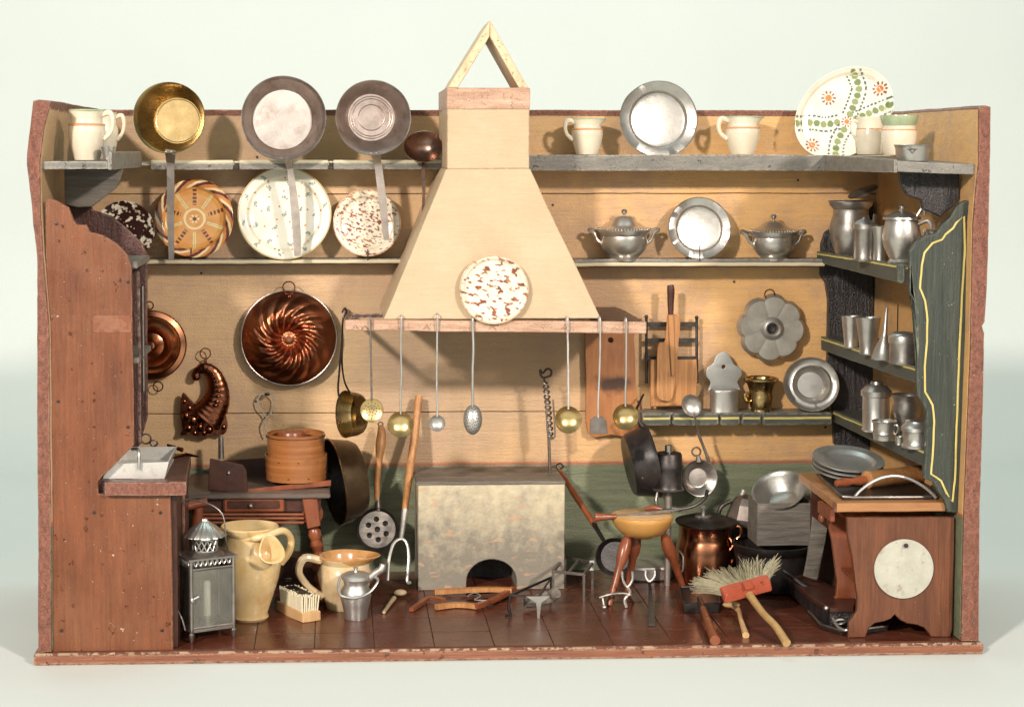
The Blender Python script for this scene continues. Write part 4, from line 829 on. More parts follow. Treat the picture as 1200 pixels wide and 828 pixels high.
def scorch():
    m = mat('scorched_wood', (.29, .105, .034), (.46, .20, .07), (90, 90, 12), .45, bump=.4, rnd=False); nt = m.node_tree; bs = nt.nodes['Principled BSDF']; src = bs.inputs['Base Color'].links[0].from_socket
    def N(t, **k):
        x = nt.nodes.new(t)
        for a, v in k.items(): setattr(x, a, v)
        return x
    tc = N('ShaderNodeTexCoord'); mp = N('ShaderNodeMapping'); nt.links.new(tc.outputs['Object'], mp.inputs[0]); mp.inputs['Location'].default_value = (0, 0, -.068 * 1.8); mp.inputs['Scale'].default_value = (1, .1, 1.8)
    ln = N('ShaderNodeVectorMath', operation='LENGTH'); nt.links.new(mp.outputs[0], ln.inputs[0]); nz_ = N('ShaderNodeTexNoise'); nt.links.new(tc.outputs['Object'], nz_.inputs[0]); nz_.inputs['Scale'].default_value = 60; nz_.inputs['Detail'].default_value = 5
    ad = N('ShaderNodeMath', operation='MULTIPLY_ADD'); nt.links.new(nz_.outputs[0], ad.inputs[0]); ad.inputs[1].default_value = .05; nt.links.new(ln.outputs['Value'], ad.inputs[2])
    mr = N('ShaderNodeMapRange'); nt.links.new(ad.outputs[0], mr.inputs[0]); mr.inputs[1].default_value = .036; mr.inputs[2].default_value = .056; mr.inputs[3].default_value = .9; mr.inputs[4].default_value = 0
    mx = N('ShaderNodeMix', data_type='RGBA'); nt.links.new(mr.outputs[0], mx.inputs[0]); nt.links.new(src, mx.inputs[6]); mx.inputs[7].default_value = (.035, .015, .01, 1); nt.links.new(mx.outputs[2], bs.inputs['Base Color']); return m
# hanging board behind the right end of the rail
t = thing('hanging_board', 'orange wooden board with a dark burn mark hanging behind the rail spoons', 'board', P(716, 507, 378))
yb_ = [(p.x, p.z) for p in cr([Vector((a, 0, d)) for a, d in xz(376, [(686, 393), (692, 389.5), (738, 389.5), (742, 396), (744, 450), (746, 507), (716, 508), (689, 507), (687, 450)])], 3, True)]
hb = holes([(x, z) for x, z in yb_], [circ(P(715, 398, 376).x, P(715, 398, 376).z, 4.4, 16)], 6, .5)
hb.bm.transform(T((0, 375, 0)) @ RX(90)); part(t, 'board', hb, scorch())
# ------------------------------------------------------------------ utensils on the front rail
def rail_spoon(name, lab, cat, px, ybot, rpx, mb, mh, ytop=374, wdt=1.2, kind='bowl', ry=1.0, px2=None, cy=None):
    px2 = px2 or px; Y = 174; s = S(Y, px); cy = cy or ybot - rpx * ry
    t = thing(name, lab, cat, P(px2, ybot, Y), 'utensils hooked over the hood rail')
    top = P(px, ytop, Y); st = cy - rpx * ry * .8
    hk = [Vector((top.x, 186, top.z - 5)), Vector((top.x, 185, top.z + 2.5)), Vector((top.x, 178, top.z + 3.5)), Vector((top.x, 175, top.z + 1)), P(px, ytop + 8, 175)]
    j = random.uniform(-.7, .7); j2 = random.uniform(-.4, .4)
    part(t, 'handle', B().tube(cr(hk, 4) + cr(wp(175, [(px, ytop + 8), (px + j, ytop + (st - ytop) * .3), ((px + px2) / 2 + j2, (ytop + st) * .5 + 10), (px2 - j2 * .6, st - 14), (px2, st)]), 5)[1:], wdt, 6, ref=(0, 1, 0), flat=.5), M[mh])
    c = P(px2, cy, 176); r = rpx * s; Mx = face(c, 6)
    if kind in ('bowl', 'skim'):
        h = r * (.42 if kind == 'bowl' else .16)
        pf = [(0, -h), (r * .4, -h * .9), (r * .72, -h * .55), (r * .93, -h * .05), (r, .4), (r * 1.03, 0), (r * .96, -h * .2 - .6), (r * .73, -h * .6 - 1), (r * .4, -h - .8), (0, -h - 1)]
        part(t, 'bowl', B().lathe(pf, Mx, 40, .01, sy=ry), M[mb])
        if kind == 'skim':
            b = B()
            for rr_, n_ in ((.2, 5), (.45, 10), (.68, 14)):
                for k in range(n_):
                    a = 6.283 * k / n_ + rr_; b.lathe([(0, .5), (.75, .5), (.75, -.2)], Mx @ T((r * rr_ * math.cos(a), r * rr_ * math.sin(a), -h * (1 - rr_ ** 2 * .9))), 8)
            part(t, 'piercings', b, M['wooddk'], stuff=True)
    elif kind == 'egg':
        part(t, 'bowl', B().lathe([(0, -r * .9), (r * .5, -r * .72), (r * .85, -r * .35), (r, 0), (r * .85, .35 * r), (r * .5, .6 * r), (0, .75 * r)], Mx, 32, .01, sy=ry), M[mb])
        b = B()
        for k in range(60):
            a = k * 2.4; q = math.sqrt(k / 60) * .92; b.ball(Mx @ Vector((r * q * math.cos(a), r * ry * q * math.sin(a), r * .75 * math.sqrt(1 - q * q) * .95)), .75, n=6)
        part(t, 'piercings', b, M['ironlt'], stuff=True)
    elif kind == 'spatula':
        part(t, 'blade', B().prism(xz(176, [(px2 - 5, cy - 10), (px2 + 5, cy - 10), (px2 + 9, cy - 6), (px2 + 11, cy + 10), (px2 - 10, cy + 10), (px2 - 9, cy - 6)]), 175, 177, bev=.4), M[mb])
    return t
rail_spoon('skimmer', 'pale brass skimmer hanging furthest left on the hood rail', 'skimmer', 434.5, 494, 13.4, 'brasspale', 'ironlt', kind='skim', px2=435.5)
rail_spoon('ladle', 'brass ladle with scalloped spots hanging second from left on the hood rail', 'ladle', 470, 512, 15, 'brasspale', 'tin', ytop=373, px2=469.5)
rail_spoon('small_ladle', 'smallest ladle, of pale tin, hanging left of the egg shaped strainer', 'ladle', 512.5, 505, 9.4, 'tin', 'tin', ytop=371, px2=512)
rail_spoon('tea_strainer', 'egg shaped pierced tin strainer hanging under the middle of the hood', 'strainer', 554, 509, 11.0, 'tin', 'tin', ytop=375, kind='egg', px2=554, ry=1.6, wdt=1.6)
rail_spoon('ladle', 'shining brass ladle hanging between the twisted pot hook and the spatula', 'ladle', 665.5, 507, 15.5, 'brasspale', 'whitetin', ytop=375, px2=666)
rail_spoon('spatula', 'small grey spatula hanging over the scorched wooden board', 'spatula', 703.5, 508, 11, 'ironlt', 'tin', ytop=375, kind='spatula', px2=701, cy=498)
rail_spoon('ladle', 'bright brass ladle hanging furthest right on the hood rail', 'ladle', 734, 504, 15, 'brasspale', 'tin', ytop=376, px2=733, cy=488)
# small brass pan with wire hanger left of rail
c = P(409, 485, 250); s = S(250); r = 27 * s
t = thing('small_brass_pan', 'small brass pan hanging edge on by a long wire from the rail end', 'pan', c)
ax = Vector((-.90, -.42, .06)); Mx = aim(c, ax)
part(t, 'bowl', B().lathe([(0, -14), (r * .80, -14), (r * .88, -10), (r * .98, 4), (r * 1.03, 5), (r * 1.0, 3), (r * .93, -10), (r * .84, -16), (0, -16)], Mx, 56), M['brass'])
part(t, 'wire_handle', B().tube(cr([P(401, 366, 182), P(404, 361, 186), P(406, 366, 190), P(402, 374, 186), P(401, 400, 200), P(401, 430, 220), P(404, 448, 235), P(410, 460, 245)], 5), 1.3, 6).tube(cr([P(401, 400, 200), P(398, 430, 215), P(396, 455, 235), P(398, 468, 240)], 5), 1.3, 6), M['iron'])
# big dark pan on its side beside the bench
c = P(402, 562, 330); s = S(330); r = 50 * s
t = thing('large_dark_pan', 'large dark copper pan hanging on edge between the bench and the skimmer', 'pan', c)
Mx = aim(c, Vector((-.95, -.27, -.12)))
part(t, 'bowl', B().lathe([(0, -20), (r * .78, -20), (r * .84, -14), (r * .98, 12), (r * 1.02, 13), (r * 1.0, 10), (r * .90, -14), (r * .82, -22), (0, -22)], Mx, 72), mat('dark_bronze', (.11, .07, .04), (.27, .19, .11), (24, 24, 24), .4, metal=.9, bump=.3))
part(t, 'rim', B().ring(Mx @ Vector((0, 0, 13)), r * 1.01, 1.2, M=Vector((-.95, -.27, -.12)).to_track_quat('Y', 'Z').to_matrix().to_4x4(), n=64), M['brass'])
part(t, 'dark_inside', B().lathe([(0, -19.2), (r * .77, -19.2), (r * .83, -13.6), (r * .975, 11.6)], aim(c, Vector((-.95, -.27, -.12))), 64), M['blackpan'])  # separate dark lining of the bowl
# ------------------------------------------------------------------ trammel with twisted bar
t = thing('pot_hook', 'iron trammel with twisted bar and curled top hanging at the right of the hearth', 'pot hook', P(645, 556, 330))
Yt = 330
part(t, 'rod', B().tube(wp(Yt, [(643, 505), (644.5, 555)]), 2.1, 6), M['ironlt'])
b = B()
for ph in (0, math.pi):
    pts = []
    for i in range(90):
        u = i / 89; p = P(639.5 + 6 * u, 447 + 66 * u, Yt); a = u * 34 + ph; pts.append(p + Vector((3.4 * math.cos(a), 3.4 * math.sin(a), 0)))
    b.tube(pts, 1.4, 5)
part(t, 'twisted_bar', b, M['ironlt'])
part(t, 'curled_top', B().tube(cr(wp(Yt, [(640, 450), (638, 443), (645, 440), (646, 434), (641, 432), (636, 437), (633, 433), (634, 440), (638, 443)]), 5), 1.5, 6), M['iron'])
part(t, 'slider', B().tube(cr(wp(Yt - 3, [(640, 470), (641, 500), (644, 513), (650, 512), (650, 500), (648, 468)]), 5), 1.1, 6), M['ironlt'])
# ------------------------------------------------------------------ low spoon shelf things
t = thing('salt_box', 'pewter wall salt box with pierced shield shaped back standing on the low shelf', 'salt box', P(849, 484, 358))
sh = [(p.x, p.z) for p in cr([Vector((a, 0, d)) for a, d in xz(366, [(832, 460), (833, 448), (828, 440), (829, 431), (836, 426), (840, 417), (848, 412), (855, 417), (860, 427), (867, 431), (869, 439), (864, 447), (866, 460)])], 4, True)]
hb = holes(sh, [circ(P(848, 429.5, 366).x, P(848, 429.5, 366).z, 3.2, 14)], 2.4, .5); hb.bm.transform(T((0, 368, 0)) @ RX(90)); part(t, 'shield_back', hb, M['tin'])
c = P(849, 484, 358); s = S(358, 849)
part(t, 'container', B().lathe(cup_prof([(17 * s, 0), (17.8 * s, 1), (17.2 * s, 3), (17.2 * s, 24 * s), (18 * s, 26.5 * s), (17.4 * s, 27.5 * s)], 1.2), T(c), 56, .004, sy=.62), M['pewter'])
c = P(891.5, 484, 362); s = S(362, 891)
t = thing('mortar', 'little brass mortar with flared rim on the low shelf', 'mortar', c)
part(t, 'body', B().lathe(cup_prof([(11.5 * s, 0), (12.5 * s, 2), (11 * s, 6), (12.5 * s, 9), (14.5 * s, 20 * s), (13 * s, 24 * s), (14 * s, 28 * s), (16 * s, 34 * s), (20 * s, 39 * s), (20 * s, 41 * s)], 2.5), T(c), 56), M['brass'])
part(t, 'side_knob', B().tube(cr([c + Vector((-14 * s, -2, 24 * s)), c + Vector((-20 * s, -3, 22 * s)), c + Vector((-18 * s, -3, 15 * s)), c + Vector((-13 * s, -2, 14 * s))], 4), 2.2, 8), M['brass'])
c = P(950, 450.5, 352)
t = thing('pewter_dish', 'deep round pewter dish leaning at the right end of the low shelf', 'dish', c); r = 32 * S(352, 950)
part(t, 'dish', B().lathe([(0, -3), (r * .46, -3), (r * .56, 1), (r * .68, 4.5), (r * .76, 3.5), (r * .95, 6), (r * .98, 7.6), (r, 6.4), (r * .95, 4.5), (r * .7, 0), (r * .5, -5), (0, -5)], face(c, 12, -6), 64), M['pewter'])
# hook spoon + chain + small pan
t = thing('hanging_spoon', 'pewter spoon hooked on the low shelf edge with its stem hanging below', 'spoon', P(812, 475, 330))
c = P(810.5, 475, 327); r = 11 * S(327, 810)
part(t, 'bowl', B().lathe([(0, -4.4), (r * .5, -3.6), (r * .85, -1.4), (r, .6), (r * 1.04, 0), (r * .85, -2.4), (r * .5, -4.6), (0, -5.4)], face(c, 6, 0, 25), 36, sy=1.18), M['pewter'])
part(t, 'stem', B().tube(cr([P(813, 485, 327), P(816, 496, 329), P(817, 503, 331), P(820, 512, 333), P(824, 522, 334), P(829, 535, 334), P(831, 541, 334)], 5), [1.6, 1.5, 1.5, 2.2, 1.8, 2.4, 2.2], 8), M['ironlt'])
c = P(820, 560, 345); s = S(345, 820); r = 20.5 * s
t = thing('round_skillet', 'small round pewter pan with polished bottom hanging below the notched shelf', 'pan', c)
part(t, 'bowl', B().lathe([(0, -9), (r * .55, -9), (r * .62, -8), (r * .95, 1), (r * 1.04, 1.6), (r * 1.06, .4), (r * .97, -1), (r * .66, -10), (0, -10.6)], face(c, 4, 8), 56), M['pewter_dk'])
part(t, 'polished_bottom', B().lathe([(0, .3), (r * .50, .2), (r * .54, -.4)], face(c, 4, 8) @ T((0, 0, -8.9)), 40), M['tinned'])
part(t, 'hanging_loop', B().ring(P(816, 529, 345), 5 * s, 1.2, n=20), M['ironlt'])
part(t, 'neck', B().tube(wp(345, [(818, 534), (819, 541)]), [2.6, 4.5], 8, ref=(0, 1, 0), flat=.4), M['pewter_dk'])
# sooty pan seen edge on
c = P(757, 541, 325); s = S(325, 755); r = 43 * s
t = thing('sooty_pan', 'black sooty pan leaning on edge below the left end of the notched shelf', 'pan', c)
Mx = aim(c, Vector((.95, .03, .19)))
part(t, 'bowl', B().lathe([(0, -24), (r * .80, -24), (r * .86, -20), (r * .99, 8), (r * 1.03, 9), (r * 1.0, 6), (r * .84, -18), (0, -18)], Mx, 72), M['blackpan'])
part(t, 'handle', B().tube([Mx @ Vector((0, r * .96, 4)), Mx @ Vector((0, r * 1.35, -4)), P(754, 462, 360)], [3, 2.2, 1.4], 8), M['iron'])
part(t, 'loop', B().tube(cr([P(765, 555, 318), P(774, 560, 314), P(770, 570, 316), P(764, 566, 318)], 4), 1.6, 6), M['ironlt'])
# roasting drum on its stand
c = P(783, 572, 290); s = S(290, 783)
t = thing('roasting_drum', 'dark iron drum with a knob on top, standing on a post behind the chopping stool', 'roaster', P(783, 640, 290))
part(t, 'drum', B().lathe([(0, 0), (15 * s, 0), (17 * s, 1), (16 * s, 4), (16 * s, 24 * s), (16.5 * s, 26 * s), (16 * s, 28 * s), (15.6 * s, 40 * s), (14.6 * s, 42 * s), (0, 43 * s)], T(c), 48), M['iron'])
part(t, 'base_flange', B().lathe([(0, -3), (17 * s, -3), (19 * s, -1), (17 * s, 1), (0, 1)], T(c), 40), M['ironlt'])
part(t, 'knob', B().lathe([(4.2 * s, 43 * s), (4.2 * s, 51 * s), (0, 51.5 * s)], T(c), 20), M['pewter'])
part(t, 'post', B().tube([c + Vector((0, 0, -2)), Vector((c.x, c.y, ZF))], [5.0, 4], 12), M['palesteel'])
part(t, 'crank', B().tube(cr([P(787, 595, 290), P(800, 596, 285), P(815, 592, 282), P(826, 583, 284), P(829, 574, 290)], 6), [2, 1.8, 2, 2.4, 2.6], 8), M['iron'])
part(t, 'bracket', B().tube(cr([P(771, 574, 285), P(769, 588, 280), P(774, 602, 280), P(784, 604, 284)], 5), 2.2, 8), M['ironlt'])
# ================================================================== left: on the cupboard top
t = thing('tin_tray', 'whitish rectangular tin tray with flared sides on the red cupboard ledge', 'tray', P(160, 555, 20))
z0 = zt3 + .3
q = [P(120, 556, 16), P(193, 557, 16)]
f0, f1 = Vector((q[0].x, 15.5, z0)), Vector((q[1].x, 15.5, z0)); b0, b1 = Vector((f0.x + 6, 138, z0)), Vector((f1.x - 2, 138, z0))
hh = 17; ft0, ft1, bt0, bt1 = f0 + Vector((8, 1, hh)), f1 + Vector((5, -2, hh + 3)), b0 + Vector((-2, 2, hh)), b1 + Vector((6, 2, hh))
def slab(a, b_, c_, d_, th): nrm = (b_ - a).cross(d_ - a).normalized() * th; return B().hull8([a, b_, c_, d_], [a + nrm, b_ + nrm, c_ + nrm, d_ + nrm])
part(t, 'bottom', B().box(f0.x + 1, f1.x, 16, 138, z0, z0 + 1.5), M['whitetin'])
for a, b_, c_, d_ in ((f0, f1, ft1, ft0), (b1, b0, bt0, bt1), (f1, b1, bt1, ft1), (b0, f0, ft0, bt0)): part(t, 'side', slab(a, b_, c_, d_, -1.6), M['whitetin'])
part(t, 'clip', B().tube(cr([P(163, 549, 12), P(163, 532, 11), P(161, 526, 20), P(155, 526, 30)], 4), 2.0, 6), M['tin'])
part(t, 'clip', B().tube(cr([P(130, 547, 12), P(132, 541, 12), P(138, 537, 20)], 4), 2.0, 6), M['tin'])
t = thing('scissors', 'wire handled snuffer lying behind the tin tray on the cupboard ledge', 'scissors', Vector((205, 150, zt3)))
part(t, 'blade', B().tube([Vector((190, 140, zt3 + 3)), Vector((206, 165, zt3 + 3)), Vector((222, 150, zt3 + 3))], [1.5, 2.4, 1.2], 6), M['copperdk'])
part(t, 'loop', B().ring(P(171, 514, 150), 6, 1.1, n=18), M['ironlt']); part(t, 'loop', B().ring(P(180, 519, 140), 4.5, 1.1, M=RX(30), n=18), M['ironlt'])
part(t, 'handle', B().tube([P(196, 521, 160), P(214, 527, 150)], [1.5, 3], 8), M['copperdk'])
# ================================================================== left bench, tray, sieve
Yb0, Yb1 = 222, 372
zt5 = P(300, 584, Yb0).z
x0, x1 = P(213, 580, Yb0).x, P(387, 580, Yb0).x
t = thing('work_bench', 'dark wooden bench with drawer and turned legs below the wooden sieve', 'bench', ((x0 + x1) / 2, 300, ZF))
part(t, 'bench_top', B().box(x0, x1, Yb0, Yb1, zt5, zt5 + 6, bev=1.2), mat('scuffed_slate_wood', (.085, .062, .050), (.20, .155, .125), (14, 60, 60), .38, bump=.5))
part(t, 'apron', B().box(x0 + 8, x1 - 12, Yb0 + 12, Yb1 - 6, P(0, 602, 235).z, zt5 - .3, bev=1), M['wooddk'])
d0, d1 = P(262, 584, 228), P(333, 599, 228)
dr = part(t, 'drawer', B().box(d0.x, d1.x, Yb0 + 5, Yb0 + 14, d1.z, d0.z, bev=1.4), M['woodred'])
part(dr, 'drawer_panel', B().box(d0.x + 5, d1.x - 5, Yb0 + 3.6, Yb0 + 6, d1.z + 4, d0.z - 3, bev=1.2), M['wooddk'])
part(dr, 'knob', B().ball((d0.lerp(d1, .5).x - 4, Yb0 + 1.5, d0.lerp(d1, .5).z), 3.2, n=12), M['pewter'])
for yy in (602.5, 607, 612): part(t, 'rail', B().tube(wp(Yb0 + 10, [(236, yy), (356, yy)]), 1.9, 8), M['woodred'])
def turned(b, top, bot, rs, sq=None):
    top, bot = Vector(top), Vector(bot); L = (top - bot).length; pf = [(0, 0)] + [(r_, L * u) for r_, u in rs] + [(0, L)]
    return b.lathe(pf, aim(bot, top - bot), 20, .004)
lt = P(364, 588, Yb0 + 12); lm = P(368, 618, Yb0 + 8); lb = PZ(378, 712, ZF); lb = Vector((lm.x + 12, Yb0 - 4, ZF))
lg = part(t, 'leg', turned(B(), lm, lb, [(6, .0), (7, .08), (5, .12), (9, .17), (5.5, .24), (9, .31), (6, .38), (9.5, .46), (6, .53), (9.5, .61), (6, .68), (9.5, .76), (6, .83), (9, .91), (7, .98)]), M['woodred'])
part(t, 'leg_block', B().hull8(wp(Yb0 + 4, [(354, 584), (372, 584), (376, 616), (360, 620)]), [p + Vector((0, 16, 0)) for p in wp(Yb0 + 4, [(354, 584), (372, 584), (376, 616), (360, 620)])], bev=1.2), M['woodred'])
part(t, 'bobbin', B().lathe([(0, -3), (14, -3), (15, 0), (14, 3), (5, 4), (0, 4)], face(P(366, 602, Yb0 + 20), 0, 25), 32), M['woodred'])
part(t, 'leg', turned(B(), (x0 + 20, Yb0 + 14, zt5 - 4), (x0 + 14, Yb0, ZF), [(6, 0), (7, .1), (5, .2), (8, .3), (5.5, .5), (8, .7), (7, .95)]), M['woodred'])
part(t, 'leg', turned(B(), (x1 - 22, Yb1 - 20, zt5), (x1 - 16, Yb1 - 10, ZF), [(6, 0), (7, .1), (5, .2), (8, .3), (5.5, .5), (8, .7), (7, .95)]), M['wooddk'])
part(t, 'spindle', B().tube([P(212, 594, 190), P(243, 588, 195)], [6, 5.4], 14), M['woodred'], 'red brown roller at the left end')
t = thing('footboard', 'low dark board with little metal hooks standing under the bench', 'board', P(345, 690, 290))
part(t, 'board', B().box(P(318, 0, 290).x, P(384, 0, 290).x, 290, 330, ZF, P(0, 656, 290).z, bev=1.5), M['wooddk'])
part(t, 'ledge', B().box(P(318, 0, 278).x, P(386, 0, 278).x, 276, 289.7, ZF, P(0, 684, 278).z, bev=1.2), M['wooddk'])
part(t, 'hook', B().ring(P(338, 679, 276), 5, 1.1, M=RX(55), n=18), M['pewter']); part(t, 'hook', B().ring(P(352, 677, 276), 3.6, 1.1, M=RX(40), n=18), M['brass'])
# wooden tray
zs5 = zt5 + 6.2
t = thing('wooden_scoop_tray', 'dark red wooden tray with sloping sides holding the round sieve on the bench', 'tray', (P(300, 570, 260).x, 280, zs5))
fa = wp(238, [(244, 574), (291, 577.5), (289, 551), (285, 545), (246, 537)])
b = B(); b.prism([(p.x, p.z) for p in fa], 236, 242, T((0, 0, 0)), bev=.8); part(t, 'front_end', b, M['wooddk'])
part(t, 'pin', B().ball(P(268, 554, 235), 2.6, n=10), M['pewter'])
part(t, 'tray_floor', B().hull8([P(291, 577, 241), P(388, 566, 262), P(388, 569, 262), P(291, 580, 241)], [P(250, 566, 350), P(384, 558, 350), P(384, 561, 350), P(250, 569, 350)]), M['woodred'])
part(t, 'front_side', B().hull8([P(289, 573, 240), P(388, 562, 258), P(388, 569, 258), P(291, 577.5, 240)], [P(289, 573, 244), P(388, 562, 262), P(388, 569, 262), P(291, 577.5, 244)], bev=.6), M['woodred'])
part(t, 'back_side', B().hull8([P(252, 540, 345), P(384, 532, 345), P(384, 560, 345), P(252, 566, 345)], [P(252, 540, 350), P(384, 532, 350), P(384, 560, 350), P(252, 566, 350)], bev=.6), M['wooddk'])
part(t, 'left_side', B().hull8([P(246, 538, 240), P(246, 574, 240), P(250, 574, 240), P(250, 538, 240)], [P(253, 540, 346), P(253, 566, 346), P(257, 566, 346), P(257, 540, 346)], bev=.6), M['wooddk'])
t = thing('small_vial', 'small slim grey tin vial standing at the back of the wooden tray', 'vial', P(259, 537, 330))
part(t, 'body', B().lathe([(0, 0), (4.4, 0), (4.2, 3), (3.6, 26), (3.4, 30), (0, 30.6)], T(P(259, 537, 330)), 20), M['pewter_dk'])
c = P(347, 560, 285); s = S(285, 347)
t = thing('bentwood_sieve', 'round bentwood sieve box in two orange wooden hoops on the dark tray', 'sieve', c)
def hoop(r0, r1, z0, z1, m, nm, th=1.6): return part(t, nm, B().lathe([(r0 - th, z0), (r0, z0), (r1, z1), (r1 - th, z1), (r0 - th, z0)], T(c), 64, .008), m)
hw = mat('bent_orange_wood', (.24, .085, .026), (.46, .185, .06), (6, 6, 220), .24, bump=.5, stain=((.26, .10, .04), .55, .75, 24))
hoop(35 * s, 36.5 * s, 0, 29 * s, hw, 'lower_hoop'); hoop(34 * s, 34.4 * s, 24 * s, 54 * s, hw, 'upper_hoop'); hoop(34.7 * s, 34.8 * s, 50 * s, 51 * s, M['wooddk'], 'binding')
part(t, 'mesh_floor', B().lathe([(0, 42 * s), (32 * s, 42 * s)], T(c), 40), M['wood'])
part(t, 'inner_drum', B().lathe([(0, 55 * s), (16 * s, 55 * s), (17 * s, 53 * s), (17 * s, 42 * s)], T(c + Vector((-6, 6, 0))), 32), M['woodred'])
b = B()
for k in range(9):
    a = R(200 + k * 19); b.ball(c + Vector((36.4 * s * math.cos(a), 36.4 * s * math.sin(a), (5 if k % 2 else 24) * s)), 1.0, n=6)
part(t, 'nail_heads', b, M['brass'])
# ================================================================== left floor: lantern, jugs, brush, can
c = Vector((P(240, 745, 62).x + 1, 62, ZF)); sL = S(50, 240)
t = thing('candle_lantern', 'square tin candle lantern with ribbed round chimney cap, standing foremost left on the floor', 'lantern', c)
ML = T(c) @ RZ(27)
W, D_, H0, H1 = 27, 22, 14, 98
b = B()
for (a, d) in ((-1, -1), (1, -1), (1, 1), (-1, 1)):
    pb = ML @ Vector((a * W, d * D_, 0)); part(t, 'foot', B().lathe([(0, 0), (1.2, .5), (2.6, 6), (3.6, 10), (2.2, 12), (2.6, 15)], T(pb), 12), M['ironlt'])
    part(t, 'corner_post', B().lathe([(2.2, H0 - 1), (2.6, H0), (2.2, H0 + 3), (2.2, H1 - 3), (2.8, H1), (2.2, H1 + 2)], T(ML @ Vector((a * W, d * D_, 0))), 10), M['pewter_dk'])
part(t, 'base', B().box(-W - 1, W + 1, -D_ - 1, D_ + 1, H0 - 2, H0 + 2.5, ML, bev=.8), M['pewter_dk'])
part(t, 'top_plate', B().box(-W - 5, W + 5, -D_ - 5, D_ + 5, H1, H1 + 2.2, ML, bev=.8), M['pewter_dk'])
for a, d, x, y in ((0, -1, W, .8), (0, 1, W, .8), (1, 0, .8, D_), (-1, 0, .8, D_)):
    cx, cy2 = a * W, d * D_
    part(t, 'pane', B().box(cx - (x - 2 if x > 1 else .4), cx + (x - 2 if x > 1 else .4), cy2 - (y - 2 if y > 1 else .4), cy2 + (y - 2 if y > 1 else .4), H0 + 3, H1 - 12, ML), M['glass'])
    for z in (H0 + 3, H1 - 11): part(t, 'pane_frame', B().tube([ML @ Vector((cx - (x if x > 1 else 0), cy2 - (y if y > 1 else 0), z)), ML @ Vector((cx + (x if x > 1 else 0), cy2 + (y if y > 1 else 0), z))], 1.6, 6), M['pewter_dk'])
    b = B(); n = 8
    for k in range(n):
        u = -1 + (2 * k + 1) / n; px_, py_ = (cx + u * (W - 3), cy2) if x > 1 else (cx, cy2 + u * (D_ - 3))
        dx_, dy_ = (2.2, 0) if x > 1 else (0, 2.2)
        b.tube(cr([ML @ Vector((px_ - dx_, py_ - dy_, H1)), ML @ Vector((px_ - dx_ * .9, py_ - dy_ * .9, H1 - 4)), ML @ Vector((px_, py_, H1 - 7)), ML @ Vector((px_ + dx_ * .9, py_ + dy_ * .9, H1 - 4)), ML @ Vector((px_ + dx_, py_ + dy_, H1))], 3), .8, 5)
    part(t, 'scalloped_edge', b, M['tin'])
part(t, 'collar', B().lathe([(24, H1 + 2), (19, H1 + 6), (16, H1 + 7)], ML, 40), M['pewter_dk'])
b = B()
for k in range(14):
    a = 6.283 * k / 14; a2 = a + 6.283 / 14
    for u, v in ((a, a2), (a2, a)): b.tube([ML @ Vector((15 * math.cos(u), 15 * math.sin(u), H1 + 7)), ML @ Vector((15 * math.cos(v), 15 * math.sin(v), H1 + 20))], .9, 5)
b.lathe([(15.8, H1 + 6.5), (15.8, H1 + 8)], ML, 32).lathe([(15.8, H1 + 19.5), (15.8, H1 + 21), (14.5, H1 + 21)], ML, 32)
part(t, 'pierced_gallery', b, M['tin'])
part(t, 'ribbed_cap', B().lathe([(26, H1 + 24), (25.6, H1 + 25.5), (13, H1 + 36), (4, H1 + 42), (3.4, H1 + 44), (0, H1 + 44.6)], ML, 72, fl=lambda a, r_, h: 1 + .035 * math.cos(18 * a)), M['pewter'])
for k in range(4):
    a = 6.283 * k / 4 + .4; part(t, 'cap_post', B().tube([ML @ Vector((14 * math.cos(a), 14 * math.sin(a), H1 + 20)), ML @ Vector((15 * math.cos(a), 15 * math.sin(a), H1 + 35))], 1, 5), M['tin'])
part(t, 'candle', B().lathe([(0, 0), (4.6, 0), (4.4, 40), (3.4, 43), (0, 44)], ML @ T((2, 0, H0 + 10)), 20), M['candle'])
part(t, 'candle_socket', B().lathe([(10, 0), (10, 1.5), (5.6, 2), (5.6, 9), (5, 9)], ML @ T((2, 0, H0 + 2.5)), 24), M['tin'])
top = c + Vector((0, 0, H1 + 46))
part(t, 'bail_wire', B().tube(cr([ML @ Vector((-W - 4, 0, H1 + 3)), c + Vector((-38, 4, H1 + 30)), c + Vector((-37, 6, H1 + 52)), c + Vector((-24, 5, H1 + 66)), c + Vector((5, 0, H1 + 62)), c + Vector((22, -2, H1 + 48)), c + Vector((25, -2, H1 + 20)), ML @ Vector((W + 3, 0, H1 + 4))], 8), 1.0, 6), M['ironlt'])
part(t, 'latch', B().ball(ML @ Vector((-W, -D_ - 2, 52)), 3.4, .8, .8, 1.2, 10).tube([ML @ Vector((-W - 1, -D_ - 2, 52)), ML @ Vector((-W + 8, -D_ - 4, 56))], 1.3, 6), M['tin'])
part(t, 'chain_wire', B().tube(cr([P(199, 705, 30), P(206, 712, 24), P(213, 724, 20), P(217, 738, 18)], 5), .9, 6), M['ironlt'])
